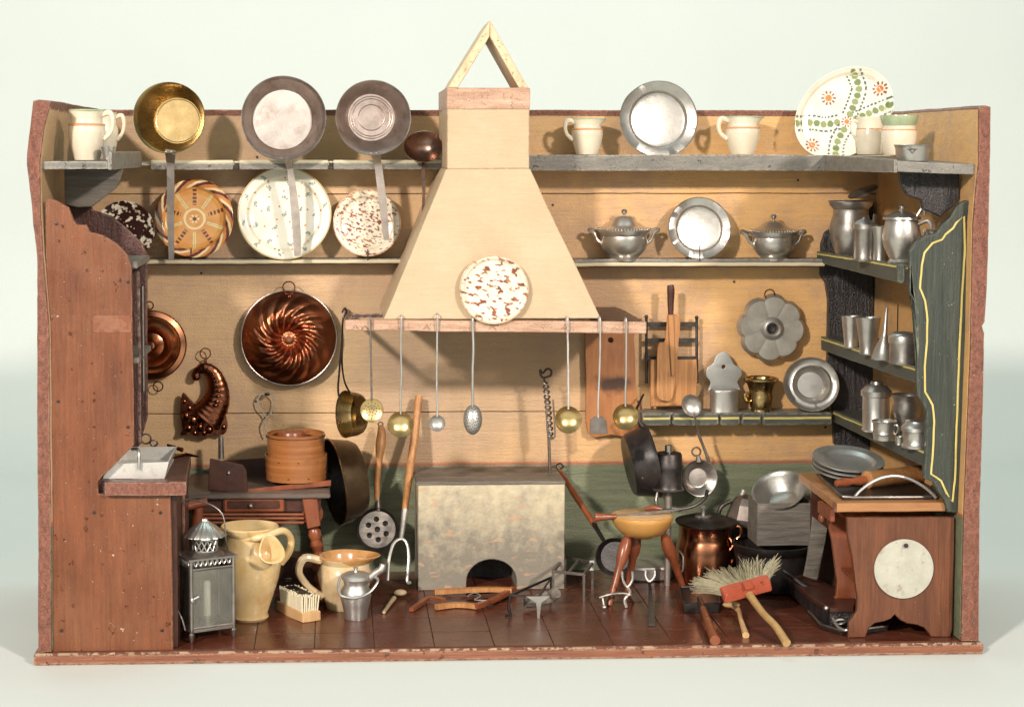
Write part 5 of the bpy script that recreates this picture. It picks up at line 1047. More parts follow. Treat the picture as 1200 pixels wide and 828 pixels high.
# big yellow jug
c = PZ(293, 724, ZF); s = S(c.y, 293); r = 36 * s; h = 112 * s
t = thing('yellow_jug', 'tall yellow glazed jug with folded spout standing behind the lantern', 'jug', c)
pf = [(r * .56, 0), (r * .62, 3), (r * .58, 8), (r * .76, h * .24), (r * .96, h * .44), (r * 1.04, h * .60), (r * .98, h * .73), (r * .82, h * .83), (r * .80, h * .90), (r * .92, h * .95), (r * .96, h * .985)]
part(t, 'body', B().lathe(cup_prof(pf, 3), T(c), 72, .012), M['yglaze'])
b = B(); b.tube(cr([c + Vector((-4, -r * .7, h * .90)), c + Vector((r * .5, -r * .84, h * .93)), c + Vector((r * 1.1, -r * .5, h * .97)), c + Vector((r * 1.36, -r * .15, h * .86)), c + Vector((r * 1.30, -4, h * .72)), c + Vector((r * 1.02, 0, h * .60))], 6), [4, 4.4, 4.6, 4.4, 4.6, 5.6], 12, flat=1); part(t, 'handle', b, M['yglaze'])
# folded trumpet spout on the front
sc0 = c + Vector((r * .66, -r * 1.08, h * .775))
part(t, 'spout', B().lathe([(7, -20), (8, -10), (10.5, -2), (13.6, 7), (15.4, 11.5), (16.2, 13.6), (14.8, 14.4), (13.2, 12.4), (10.8, 6), (7.5, -3), (5, -9), (0, -11)], aim(sc0, Vector((.30, -.80, .46))), 36, .02, sy=1.12, fl=lambda a, r_, h: 1 + .07 * math.cos(3 * a + 1.6)), M['yglaze'])
# cream handled jug (brown rim)
c = PZ(404, 711, ZF); s = S(c.y, 404); r = 34 * s; h = 64 * s
t = thing('brown_rimmed_jug', 'cream jug with brown glazed rim and big handle standing behind the small milk can', 'jug', c)
sp = lambda a, rr, hh: 1 + .42 * max(0, math.cos(a)) ** 5 * max(0, (hh / h - .8) / .2)
part(t, 'body', B().lathe(cup_prof([(r * .62, 0), (r * .66, 3), (r * .78, h * .25), (r * .92, h * .5), (r * .96, h * .66), (r * .86, h * .78), (r * .80, h * .84), (r * .90, h * .95)], 2.4), T(c), 64, .01, fl=sp), M['ochrecream'])
part(t, 'rim_glaze', B().lathe([(r * .815, h * .86), (r * .905, h * .94), (r * .92, h * .97), (r * .87, h * .985), (r * .74, h * .90), (r * .72, h * .6)], T(c), 64, .01, fl=sp), M['brownglaze'])
b = B(); handle(b, c, (-1, -.25, 0), h * .22, h * .90, r * .80, r * .84, r * .78, 5.2); part(t, 'handle', b, M['ochrecream'])
# milk can
c = PZ(417, 724, ZF); s = S(c.y, 417)
t = thing('milk_can', 'small grey tin milk can with lid, wire bail and side spout', 'can', c)
part(t, 'body', B().lathe(cup_prof([(13.5 * s, 0), (14 * s, 2), (14 * s, 8 * s), (16 * s, 16 * s), (18.5 * s, 27 * s), (17.5 * s, 34 * s), (14 * s, 40 * s), (14 * s, 43 * s), (17 * s, 50 * s)], 1.2), T(c), 48), M['tin'])
part(t, 'lid', B().lathe([(17.8 * s, 48 * s), (17.6 * s, 52 * s), (12 * s, 55 * s), (3 * s, 56 * s), (2 * s, 58 * s), (3 * s, 61 * s), (0, 62 * s)], T(c), 40), M['tin'])
part(t, 'spout', B().tube(cr([c + Vector((13 * s, -2, 46 * s)), c + Vector((22 * s, -4, 54 * s)), c + Vector((30 * s, -6, 60 * s)), c + Vector((32 * s, -6, 66 * s))], 4), [4.5, 5, 5, 4], 12), M['tin'])
part(t, 'bail', B().tube(cr([c + Vector((-18 * s, -2, 50 * s)), c + Vector((-21 * s, -10, 40 * s)), c + Vector((-17 * s, -19, 32 * s)), c + Vector((0, -22, 30 * s)), c + Vector((16 * s, -20, 36 * s)), c + Vector((26 * s, -12, 48 * s)), c + Vector((18 * s, -4, 52 * s))], 6), 1.7, 8), M['tin'])
# scrubbing brush
c = PZ(350, 724, ZF); s = S(c.y, 350)
t = thing('scrubbing_brush', 'wooden scrubbing brush with block of pale bristles turned upward on the floor', 'brush', c)
MB_ = T(c + Vector((0, 14, 0))) @ RZ(-62)
ob = [(p.x, p.z) for p in cr([Vector((a, 0, d)) for a, d in ((-36, -9), (-32, -13), (28, -13), (35, -9), (35, 9), (28, 13), (-32, 13), (-36, 9))], 3, True)]
part(t, 'wooden_back', B().prism(ob, 0, 12, MB_ @ RX(90), bev=1.4) if False else B().prism([(x, -y) for x, y in ob][::-1], 0, -12, MB_ @ RX(-90) @ Matrix.Diagonal((1, 1, 1, 1)), bev=1.2), M['woodlt'])
b = B()
for i in range(24):
    for j in range(8):
        x = -30 + i * 2.6; y = -10 + j * 2.9
        p = MB_ @ Vector((x, y, 11)); q = MB_ @ Vector((x * 1.05 + random.uniform(-.8, .8), y * 1.1 + random.uniform(-.8, .8), 31 + random.uniform(-1.6, 1.6)))
        b.tube([p, q], 1.3, 4)
part(t, 'bristles', b, M['cloth'], stuff=True)
part(t, 'dirty_bristle_tops', B().box(-26, 22, -7, 7, 30.6, 32.2, MB_, bev=.5), M['iron'])
# little bone spoon
t = thing('horn_spoon', 'tiny pale horn spoon lying on the floor beside the milk can', 'spoon', PZ(462, 705, ZF))
part(t, 'handle', B().tube(cr([PZ(450, 717, ZF + 2.5), PZ(456, 708, ZF + 4), PZ(462, 700, ZF + 6)], 5), [2.2, 2.4, 3], 8), M['spoon'])
b = B(); b.ball(PZ(469, 694, ZF + 6), 8, 1.05, 1.2, .5, 16, M=RZ(-35)); part(t, 'bowl', b, M['spoon'])
# ================================================================== skimmer pan and fork leaning left of the hearth
t = thing('perforated_skimmer', 'long handled round iron skimmer with seven holes leaning left of the hearth', 'skimmer', PZ(442, 672, ZF))
c = P(442, 620, 330); s = S(330, 442); r = 21.5 * s
inner = [circ(0, 0, 3.7 * s, 14)] + [circ(11.5 * s * math.cos(R(a)), 12.0 * s * math.sin(R(a)), 3.5 * s, 14) for a in (95, 155, 215, 275, 335, 35)]
hb = holes(circ(0, 0, r, 48), inner, 1.8, .3); hb.bm.transform(face(c, 10)); part(t, 'pierced_plate', hb, M['ironlt'])
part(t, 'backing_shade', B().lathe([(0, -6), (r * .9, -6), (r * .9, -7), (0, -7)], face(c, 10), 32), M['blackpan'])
part(t, 'rim', B().lathe([(r, -1), (r * 1.06, 3), (r * 1.16, 5), (r * 1.18, 3.6), (r * 1.08, 0), (r, -3)], face(c, 10), 56), M['iron'])
part(t, 'socket', B().tube(cr([P(443, 598, 334), P(443, 588, 338), P(443, 580, 342)], 4), [5, 3.6, 3], 10), M['ironlt'])
part(t, 'wooden_handle', B().tube(cr([P(442, 588, 339), P(442, 565, 345), P(445, 530, 352), P(447, 508, 360), P(446, 498, 364)], 6), [3.6, 4.2, 4.2, 7.2, 5.5, 3.2], 12), M['wood'])
part(t, 'hanging_eye', B().ring(P(446, 462, 345) * .0 + P(446, 497, 362), 3.4, .9, n=16), M['ironlt'])
t = thing('roasting_fork', 'two pronged iron fork with long orange wooden handle leaning on the hearth', 'fork', PZ(456, 684, ZF))
part(t, 'wooden_handle', B().tube(wp(0, []) + [P(491, 464, 372), P(486, 510, 352), P(479, 560, 330), P(474, 600, 300)], [5, 5.4, 5.4, 4], 10), M['wood'])
part(t, 'socket', B().tube([P(474.5, 597, 302), P(472, 618, 288), P(470, 631, 278)], [4.6, 3.4, 3], 10), M['tin'])
part(t, 'prongs', B().tube(cr([P(454, 680, 250), P(456, 655, 262), P(461, 637, 272), P(470, 631, 277), P(477, 637, 274), P(479, 655, 264), P(477, 680, 254), P(481, 682, 250)], 6), 2.2, 8), M['tin'])
# ================================================================== hearth front: wood bundle, trivets
c = PZ(545, 705, ZF)
t = thing('wooden_tongs', 'pair of rough orange wooden laths with wire, lying before the fire hole', 'tongs', c)
def stick(pts, w_, h_, m='wood', nm='lath'): part(t, nm, B().tube(cr(pts, 3), [w_] * len(pts), 4, flat=h_ / w_), M[m])
stick([PZ(509, 693, ZF + 11), PZ(545, 691, ZF + 11), PZ(575, 690, ZF + 10), PZ(600, 691, ZF + 10)], 6.0, 4)
stick([PZ(511, 711, ZF + 4), PZ(535, 708, ZF + 4), PZ(560, 710, ZF + 4)], 5.6, 4, 'wood'); stick([PZ(558, 710, ZF + 5), PZ(582, 701, ZF + 6), PZ(602, 689, ZF + 9)], 5.2, 4, 'woodred')
stick([PZ(482, 714, ZF + 3), PZ(492, 707, ZF + 4), PZ(504, 700, ZF + 5), PZ(520, 703, ZF + 6)], 4.4, 3, 'woodred')
stick([PZ(520, 699, ZF + 5), PZ(550, 700, ZF + 5), PZ(586, 697, ZF + 6)], 3.0, 3, 'wooddk', 'inner_lath')
part(t, 'wire', B().tube(cr([PZ(548, 698, ZF + 12), PZ(556, 694, ZF + 13), PZ(563, 698, ZF + 12), PZ(556, 702, ZF + 10), PZ(570, 703, ZF + 8)], 4), .9, 6), M['tin'])
t = thing('low_trivet', 'low three legged iron trivet with pale front leg before the hearth', 'trivet', PZ(630, 722, ZF))
zt_ = 27
def fpt(a, d, z): return PZ(a, d, ZF + z)
f = [fpt(598, 722 - 0, 0), fpt(631, 724, 0), fpt(646, 700, 0)]
tp = [Vector((p.x, p.y, ZF + zt_)) for p in f]
part(t, 'frame', B().tube([tp[0], tp[1] + Vector((0, 0, 0)), tp[2]], 2.2, 4, closed=True), M['iron'])
part(t, 'leg', B().tube(cr([tp[1] + Vector((0, 0, 0)), tp[1] + Vector((0, -1, -12)), f[1]], 4), [6.5, 3.6, 1.8], 4, ref=(0, 1, 0), flat=.5), M['tin'], 'pale flat front leg')
part(t, 'apron', B().prism([(tp[1].x - 16, tp[1].z + 1), (tp[1].x + 14, tp[1].z + 1), (tp[1].x + 4, tp[1].z - 7), (tp[1].x - 4, tp[1].z - 7)], tp[1].y - 2, tp[1].y, bev=.4), M['tin'])
part(t, 'leg', B().tube(cr([tp[0], (tp[0] + f[0]) / 2 + Vector((-2, 0, 0)), f[0], f[0] + Vector((-6, 0, 2))], 4), 2, 6), M['iron']); part(t, 'leg', B().tube([tp[2], f[2]], 2, 6), M['iron'])
t = thing('square_trivet', 'rectangular iron trivet standing at the right corner of the hearth', 'trivet', PZ(665, 705, ZF))
zz_ = 35; k4 = [fpt(652, 690, 0), fpt(684, 704, 0), fpt(694, 690, 0), fpt(662, 682, 0)]; k4[0] = fpt(648, 700, 0)
tp = [Vector((p.x, p.y, ZF + zz_)) for p in k4]
part(t, 'frame', B().tube(tp, 2.6, 4, closed=True), M['ironlt'])
part(t, 'cross_bar', B().tube([tp[0].lerp(tp[1], .5), tp[3].lerp(tp[2], .5)], 2, 4), M['ironlt'])
for i in range(4): part(t, 'leg', B().tube([tp[i], k4[i]], 2.2, 4), M['ironlt'])
part(t, 'tag', B().box(k4[2].x - 4, k4[2].x + 2, k4[2].y - 3, k4[2].y - 1, ZF + zz_ - 9, ZF + zz_ + 4), M['candle'], 'small pale label on the corner')
t = thing('kindling', 'rough grey stump of kindling lying against the right foot of the hearth', 'kindling', PZ(640, 705, ZF))
part(t, 'log', B().tube(cr([PZ(615, 706, ZF + 9), PZ(630, 703, ZF + 10), PZ(645, 698, ZF + 14), PZ(652, 694, ZF + 20)], 4), [6, 8, 9, 7], 9), M['greywood'])
# ================================================================== right trestle cabinet
zt6 = P(1000, 589, 26).z; bk = PZ(938, 553.5, zt6); ff = PZ(981, 589, zt6)
t = thing('low_cabinet', 'low red brown cabinet with cut out feet and light wooden top at the right end', 'cabinet', (1060, 120, ZF))
part(t, 'top_board', B().prism([(ff.x, ff.y), (P(1108, 590, 24).x, ff.y - 2), (1136, 40), (1136, bk.y), (bk.x - 2, bk.y)], -zt6, -(zt6 - 11), M=RX(-90), bev=.9), M['woodh'])
part(t, 'front_moulding', B().box(P(988, 0, 34).x, P(1125, 0, 34).x, 31, 44, P(0, 608, 32).z, P(0, 597, 32).z, bev=1.2), M['red_edge'])
fo = [(993, 606), (994, 629), (999, 652), (1003, 683), (1005, 700), (1004, 717), (995, 729), (994, 747), (1014, 747), (1019, 735), (1026, 730), (1036, 728), (1044, 725), (1049, 719.5), (1055, 726), (1063, 730), (1075, 732), (1083, 735), (1088, 741), (1091, 747), (1114, 747), (1116, 737), (1118, 650), (1119, 606)]
Yc = PZ(1004, 747, ZF).y
fz = xz(Yc, fo); fz = [(x, max(z, ZF + .2)) for x, z in fz]
def lerp_rear(pts): return pts
part(t, 'front_panel', B().prism(fz, Yc, Yc + 8, bev=1), mat('red_brown_cabinet_paint', (.115, .038, .016), (.21, .074, .031), (60, 60, 12), .42, streak=((300, 300, 12), .4), bump=.8, bd=.002, chips=((.46, .25, .14), .68, 170)))
part(t, 'rear_panel', B().prism([(x - 2, z) for x, z in fz], 100, 108, bev=1), M['woodred'])
part(t, 'rear_frame', B().box(bk.x + 10, 1130, bk.y - 20, bk.y - 12, ZF + .3, zt6 - 11.5, bev=1), M['wooddk'])
part(t, 'inner_shelf', B().box(fz[3][0] + 4, 1120, Yc + 9, 99, ZF + 62, ZF + 67, bev=.6), M['woodred'])
for a, d in ((963, 607), (974, 606)): part(t, 'knob', B().ball(P(a, d, 90), 5.0, .9, 1, 1.2, 12), M['woodred'])
part(t, 'side_rail', B().box(P(978, 0, 60).x, P(984, 0, 60).x, 42, 99, zt6 - 26, zt6 - 11.3, bev=1), M['woodred'])
c = P(1059, 666, Yc - 2)
rr_ = 34.6 * S(Yc, 1059); hb = holes(circ(0, 0, rr_, 72), [[(x * 1.0, y) for x, y in circ(1.5, 27.5, 2.2, 12)]], 1.6, .4); hb.bm.transform(face(c, 0))
solo('enamel_disc', hb, M['whitedisc'], 'round stained white enamel disc with a small hole hung on the low cabinet front', 'disc')
solo('nail', B().lathe([(0, -6), (1.2, -6), (1.2, 3), (2.6, 3.2), (2.8, 4.2), (0, 4.8)], face(P(1060.5, 638, Yc - 2)), 12), M['iron'], 'small iron nail holding the stained white disc on the low cabinet', 'nail')
# plates stack
cs = P(993, 548, 168)
for k, (lb, dz, rx_) in enumerate((('lowest pewter plate of the stack of three on the low cabinet', 0, 40), ('middle pewter plate of the stack of three on the low cabinet', 5.2, 40.5), ('topmost pewter plate of the stack of three, its hollow showing', 10.8, 41.5))):
    r = rx_ * S(168, 993)
    solo('plate', B().lathe([(0, 0), (r * .60, 0), (r * .70, 2), (r * .76, 4.6), (r * .79, 5), (r * .96, 6.0), (r, 6.6), (r * 1.0, 4.8), (r * .78, 3.2), (r * .7, -.6), (r * .6, -2), (0, -2)], T(Vector((cs.x + (k - 1) * 1.2, cs.y + k, zt6 + 12 + dz))) @ RX(12) @ RY(1.5), 64, .006), M['tin'], lb, 'plate', group='pewter plates stacked on the low cabinet')
# flat baking tin with wire handle, rolling pin
t = thing('grill_pan', 'flat dark iron griddle tray with arched wire handle lying on the low cabinet', 'griddle', PZ(1045, 575, zt6))
g4 = [PZ(957, 556, zt6 + 1), PZ(987, 585, zt6 + 1), PZ(1100, 584, zt6 + 1), PZ(1085, 556, zt6 + 1)]
zq = zt6 + .6
part(t, 'sheet', B().hull8([Vector((p.x, p.y, zq)) for p in g4], [Vector((p.x, p.y, zq + 1.6)) for p in g4]), M['iron'])
gp_ = []
for i in range(4):
    a, b_, d = g4[i - 1], g4[i], g4[(i + 1) % 4]; gp_ += [b_.lerp(a, .12), b_.lerp(a, .03).lerp(d, .02), b_.lerp(d, .12)]
part(t, 'rim', B().tube([Vector((p.x, p.y, zq + 2.6)) for p in gp_], 2.0, 8, closed=True), M['ironlt'])
ha, hb_ = PZ(1002, 582, zt6 + 2), PZ(1097, 583, zt6 + 2); mid = (ha + hb_) / 2
part(t, 'wire_handle', B().tube([ha.lerp(hb_, u) + Vector((0, 6 * math.sin(math.pi * u), 25 * math.sin(math.pi * u) ** .8)) for u in [i / 24 for i in range(25)]], 2.0, 8), M['tin'])
t = thing('rolling_pin', 'short wooden rolling pin with turned handles lying on the griddle tray', 'rolling pin', PZ(1040, 570, zt6))
a = PZ(980, 566, zt6 + 12); e = PZ(1104, 552, zt6 + 12); d = (e - a).normalized(); L = (e - a).length
part(t, 'roller', B().lathe([(0, 0), (8, 0), (11, 1.5), (11, L * .52), (8, L * .55), (0, L * .55)], aim(a + d * L * .27, d), 32, .01), M['wood'])
part(t, 'handle', B().lathe([(0, -2), (4, 0), (6, L * .08), (4, L * .14), (6.5, L * .2), (5, L * .25), (5, L * .28)], aim(a, d), 20), M['woodred'])
part(t, 'handle', B().lathe([(5, 0), (5.5, L * .04), (4, L * .09), (6, L * .14), (0, L * .17)], aim(a + d * L * .82, d), 20), M['wooddk'])
# ================================================================== chopping stool
f1, f2, f3 = PZ(714, 709, ZF), PZ(803, 694, ZF), PZ(739, 699, ZF)
f3.y = f1.y + 62; f3.x = P(741, 0, f3.y).x
ct = (f1 + f2 + f3) / 3; cc = P(752.5, 603, f1.y + 32)
t = thing('chopping_stool', 'yellow half round chopping block standing on three splayed turned red legs', 'stool', Vector((cc.x, cc.y, ZF)))
r = 37 * S(cc.y, 752); zc_ = cc.z
part(t, 'seat_bowl', B().lathe([(0, -r * .74), (r * .35, -r * .71), (r * .62, -r * .60), (r * .85, -r * .38), (r * .97, -r * .14), (r, -2), (r * .985, 0), (r * .93, .8), (0, .2)], T(Vector((cc.x, cc.y, zc_))), 64), mat('yellow_ochre_varnish', (.52, .25, .065), (.66, .36, .11), (14, 14, 14), .32, bump=.12))
part(t, 'seat_top', B().lathe([(0, 1.6), (r * .90, 1.4), (r * .93, .6)], T(Vector((cc.x, cc.y, zc_))), 48), M['woodlt'])
for px, fo_ in ((735, f1), (777, f2), (748, f3)):
    tp = Vector((P(px, 630, cc.y).x, cc.y + (12 if fo_ is f3 else -6), zc_ - r * .62))
    part(t, 'leg', turned(B(), tp, fo_, [(3.4, 0), (4, .15), (4.8, .40), (5.2, .58), (7.6, .66), (8.2, .80), (7, .90), (5, .98)]), M['woodred'])
t = thing('carving_knife', 'long knife with red wooden handle laid across the chopping stool', 'knife', Vector((cc.x, cc.y, zc_)))
ka, kb, kc = P(697, 605.5, cc.y - 16), P(722, 605, cc.y - 14), P(795, 597, cc.y - 6)
part(t, 'blade', B().tube([kb, kb.lerp(kc, .55), kc + Vector((0, 0, 0))], [3.4, 3.2, 1.2], 4, ref=(0, 1, 0), flat=.25), M['ironlt'])
part(t, 'handle', B().tube([ka, ka.lerp(kb, .4), kb], [6, 4.4, 3.4], 10), M['woodred'])
t = thing('meat_skewer', 'small dark red handled skewer lying behind the knife on the chopping stool', 'skewer', Vector((cc.x, cc.y + 10, zc_)))
part(t, 'handle', B().tube([P(755, 596, cc.y + 8), P(766, 594.5, cc.y + 8), P(776, 596, cc.y + 8)], [2.4, 4, 2.4], 10), M['woodred']); part(t, 'spike', B().tube([P(776, 596, cc.y + 8), P(798, 598, cc.y + 6)], 1.4, 6), M['iron'])
# andiron / tongs in front of the stool
t = thing('spit_rest', 'small bright iron spit rest with forked upright in front of the stool legs', 'spit rest', PZ(725, 712, ZF))
Ya = PZ(735, 712, ZF).y
part(t, 'fork', B().tube(cr([P(729, 669, Ya), P(730, 679, Ya), P(735, 687, Ya), P(741, 679, Ya), P(741, 669, Ya)], 5), 1.8, 8), M['tin'])
part(t, 'upright', B().tube(cr([P(735, 687, Ya), P(738, 694, Ya), P(732, 702, Ya), P(734, 711, Ya)], 5), 2.2, 8), M['tin'])
part(t, 'cross_bar', B().tube(cr([P(703, 700, Ya + 4), P(716, 696, Ya), P(730, 695, Ya), P(739, 697, Ya)], 4), 2.2, 8), M['ironlt'])
part(t, 'foot', B().tube([P(706, 700, Ya + 3), PZ(708, 711, ZF + 2)], 1.8, 8).ball(PZ(708, 711, ZF + 3), 3, n=8), M['tin'])
part(t, 'foot', B().tube([P(735, 697, Ya - 2), PZ(742, 705, ZF)], 1.8, 8), M['ironlt'])
part(t, 'foot', B().tube([P(716, 697, Ya), PZ(712, 704, ZF)], 1.6, 6), M['ironlt'])
t = thing('meat_fork', 'flat iron meat fork lying on the tiles beside the spit rest', 'fork', PZ(763, 732, ZF))
part(t, 'shaft', B().tube([PZ(764, 732, ZF + 2), PZ(763, 712, ZF + 6), PZ(762, 690, ZF + 15), P(761, 680, 150)], [5.5, 4.6, 3.2, 2.8], 4, ref=(0, -.3, 1), flat=.3), M['ironlt'])
part(t, 'tines', B().tube(cr([P(757, 668, 158), P(757, 675, 154), P(761, 681, 150), P(767, 675, 154), P(767, 668, 158)], 4), 1.6, 6), M['tin'])
# long handled black pan
t = thing('long_handled_pan', 'black long handled pan leaning in the corner between hearth and stool', 'pan', PZ(722, 676, ZF))
c = P(720, 652, 250); r = 22 * S(250, 720); Mx = face(c, 12, -20)
part(t, 'bowl', B().lathe([(0, -9), (r * .8, -9), (r * .97, 1), (r, 2), (r * .97, .6), (r * .84, -10.4), (0, -10.6)], Mx, 48), M['blackpan'])
part(t, 'rim', B().lathe([(r * .98, 1.4), (r * 1.01, 2.4), (r * 1.03, 1.2)], Mx, 48), M['ironlt'])
part(t, 'handle', B().tube([P(655, 550, 372), P(672, 577, 345), P(697, 615, 300)], [2.6, 4.2, 4.0], 10), M['woodred'])
part(t, 'socket', B().tube([P(695, 612, 303), P(708, 634, 270)], [3.2, 2.6], 10), M['iron'])
part(t, 'hook', B().tube(cr([P(656, 551, 371), P(652, 545, 372), P(657, 543, 372), P(660, 547, 372), P(656, 549, 372)], 4), 1.1, 6), M['iron'])
# oval pewter box
c = PZ(757, 676, ZF); r = 34 * S(c.y, 757)
t = thing('oval_dish', 'low pale oval covered dish on the floor behind the chopping stool', 'dish', c)
part(t, 'body', B().lathe([(0, 0), (r * .9, 0), (r * .98, 2), (r, 14), (r * 1.03, 16), (r * 1.0, 19), (r * .8, 21), (0, 24)], T(c), 56, sy=.7), M['tin'])
part(t, 'ring_handle', B().ring(P(759, 676, c.y - 24 * 1.0) + Vector((0, -1, 6)), 6, 1.2, n=18), M['pewter'])
# copper pot with lid
c = PZ(826, 681, ZF); s = S(c.y, 826)
t = thing('lidded_copper_pot', 'bellied copper pot with dark iron lid and knob behind the broom bristles', 'pot', c)
part(t, 'body', B().lathe(cup_prof([(28 * s, 0), (32 * s, 4), (34.5 * s, 22 * s), (34 * s, 42 * s), (31.5 * s, 50 * s), (30.5 * s, 54 * s), (31 * s, 68 * s), (33.5 * s, 71 * s)]), T(c), 64), M['copper'])
part(t, 'lid', B().lathe([(35.5 * s, 71 * s), (35.8 * s, 73 * s), (26 * s, 75.5 * s), (24 * s, 77 * s), (0, 78 * s)], T(c) @ RX(2), 56), M['iron'])
part(t, 'knob', B().lathe([(2.2, 77 * s), (2.6, 86 * s), (3.6, 89 * s), (0, 91 * s)], T(c + Vector((-4, -4, 0))), 16), M['tin'])
part(t, 'knob_plate', B().lathe([(10 * s, 77.4 * s), (10 * s, 79 * s), (0, 79 * s)], T(c + Vector((-4, -4, 0))), 16, sy=.5), M['ironlt'])
part(t, 'ear_handle', B().tube(cr([c + Vector((26 * s, -14, 66 * s)), c + Vector((36 * s, -18, 68 * s)), c + Vector((38 * s, -18, 58 * s)), c + Vector((31 * s, -16, 52 * s))], 5), 2.4, 8), M['copper'])
part(t, 'ornament', B().tube(cr([c + Vector((24 * s, -22, 56 * s)), c + Vector((28 * s, -26, 48 * s)), c + Vector((23 * s, -27, 40 * s)), c + Vector((29 * s, -24, 32 * s)), c + Vector((25 * s, -24, 22 * s)), c + Vector((30 * s, -20, 14 * s))], 5), 2.2, 8), M['copperdk'])
part(t, 'loose_wire', B().tube(cr([c + Vector((-33 * s, -14, 40 * s)), c + Vector((-30 * s, -22, 34 * s)), c + Vector((-30 * s, -24, 20 * s)), c + Vector((-33 * s, -18, 14 * s))], 5), 1.2, 6), M['tin'])
# big black pot, kettle, grey box, tilted pan, slab
c = PZ(905, 690, ZF); s = S(c.y, 905)
t = thing('black_cooking_pot', 'wide black iron cooking pot behind the broom, carrying a grey wooden box', 'pot', c)
part(t, 'body', B().lathe(cup_prof([(30 * s, 0), (36 * s, 4), (40 * s, 20 * s), (44 * s, 44 * s), (44 * s, 48 * s), (47 * s, 52 * s), (47 * s, 55 * s)], 3), T(c), 64), M['blackpan'])
part(t, 'rim', B().lathe([(44.5 * s, 46 * s), (47.6 * s, 52 * s), (48 * s, 56 * s), (45.5 * s, 56.5 * s)], T(c), 64), M['iron'])
zr = ZF + 57 * s
q = [P(887, 626, c.y - 26), P(954, 626, c.y - 26)]
t = thing('grey_box', 'rough grey open wooden box balanced on the rim of the black cooking pot', 'box', (q[0].x + 30, c.y - 10, zr))
hbx = (P(0, 597, c.y - 26).z - zr); x0, x1 = q[0].x, q[1].x; ya, yb2 = c.y - 27, c.y + 26
for nm, bx in (('front_side', (x0, x1, ya, ya + 3)), ('back_side', (x0, x1, yb2 - 3, yb2)), ('end_side', (x0, x0 + 3, ya + 3.2, yb2 - 3.2)), ('end_side', (x1 - 3, x1, ya + 3.2, yb2 - 3.2))):
    part(t, nm, B().box(*bx, zr + .3, zr + hbx, bev=.6), M['greywood'])
part(t, 'box_floor', B().box(x0 + .5, x1 - .5, ya + .5, yb2 - .5, zr + .1, zr + 2.2), M['greywood'])
c2 = P(915, 580, c.y + 4); r = 31 * s
t = thing('tilted_basin', 'shallow pewter basin lying tilted on top of the grey wooden box', 'basin', c2)
Mx = aim(c2, Vector((-.34, -.46, .82)))
part(t, 'bowl', B().lathe([(0, -12), (r * .45, -12), (r * .6, -9), (r * .9, 6), (r, 10), (r * 1.05, 10.6), (r * 1.04, 9), (r * .94, 6), (r * .64, -11), (r * .45, -14), (0, -14)], Mx, 64), M['pewter'])
part(t, 'foot_ring', B().lathe([(r * .42, -13), (r * .46, -19), (r * .42, -19)], Mx, 40), M['pewter_dk'])
t = thing('dark_stump', 'sooty dark wooden block behind the copper pot, bearing a battered kettle', 'block', P(864, 660, 335))
part(t, 'block', B().box(P(846, 0, 335).x, P(884, 0, 335).x, 335, 372, ZF, P(0, 622, 335).z, bev=2), M['black'])
c = P(868, 620, 352); s = S(352, 868)
t = thing('battered_kettle', 'small battered dark kettle with bright dents and a pale stub on top', 'kettle', c)
random.seed(11)
b = B(); b.lathe([(0, 0), (14 * s, 0), (19 * s, 6 * s), (20 * s, 14 * s), (17 * s, 24 * s), (15 * s, 30 * s), (10 * s, 38 * s), (4 * s, 42 * s), (0, 42 * s)], T(c) @ RY(6), 9, .05)
part(t, 'body', b, M['steel'], sharp=12)
part(t, 'knob', B().tube([c + Vector((1, 0, 40 * s)), c + Vector((3, 0, 47 * s))], [3.6, 3], 10), M['whitetin'])
part(t, 'handle', B().tube(cr([c + Vector((-12 * s, 0, 34 * s)), c + Vector((-24 * s, 0, 26 * s)), c + Vector((-26 * s, 0, 12 * s)), c + Vector((-16 * s, 0, 6 * s))], 5), 3, 8), M['iron'])
part(t, 'spout', B().tube([c + Vector((15 * s, -4, 16 * s)), c + Vector((24 * s, -6, 28 * s))], [4, 2.4], 10), M['iron'])
sl = [(952, 604), (969, 618), (966, 634), (957, 679), (941, 674), (948, 640)]
solo('grey_slab', B().prism(xz(168, sl), 165, 170, T((0, 0, 0)), bev=.8), M['greywood'], 'narrow grey wooden slat leaning between the black pot and the low cabinet', 'slat')
# ------------------------------------------------------------------ broom
he = PZ(922, 753, ZF + 5); hc = P(877, 693, 104)
t = thing('hearth_broom', 'straw broom with bright red head and yellow wooden handle lying on the tiles', 'broom', Vector((he.x, he.y, ZF)))
part(t, 'handle', B().tube(cr([hc + Vector((0, -4, -2)), hc.lerp(he, .4) + Vector((-1, 0, -1)), hc.lerp(he, .7) + Vector((1, 0, 1)), he], 5), [5, 4.4, 4.6, 5], 12), mat('yellow_brown_stick', (.34, .20, .07), (.50, .33, .14), (60, 60, 60), .4, bump=.4))
dh = (P(903, 681, 104) - P(847, 697, 104)).normalized(); A = P(846.5, 698, 104); L = 58 * S(104, 875)
ax = dh; ay = (hc - he).normalized(); ay = (ay - ax * ay.dot(ax)).normalized(); az = ax.cross(ay)
MH = Matrix((( ax.x, ay.x, az.x, A.x), (ax.y, ay.y, az.y, A.y), (ax.z, ay.z, az.z, A.z), (0, 0, 0, 1)))
part(t, 'head', B().box(0, L, -7, 9, -8, 8, MH, bev=1.4), M['redblock'])
part(t, 'head_socket', B().box(L * .44, L * .64, -11, 2, 5, 11, MH, bev=1.2), M['redblock'])
b = B(); random.seed(5)
tufts = [(random.random(), random.uniform(-.28, .28), random.uniform(-.25, .3), random.uniform(.72, 1.1)) for _ in range(46)]
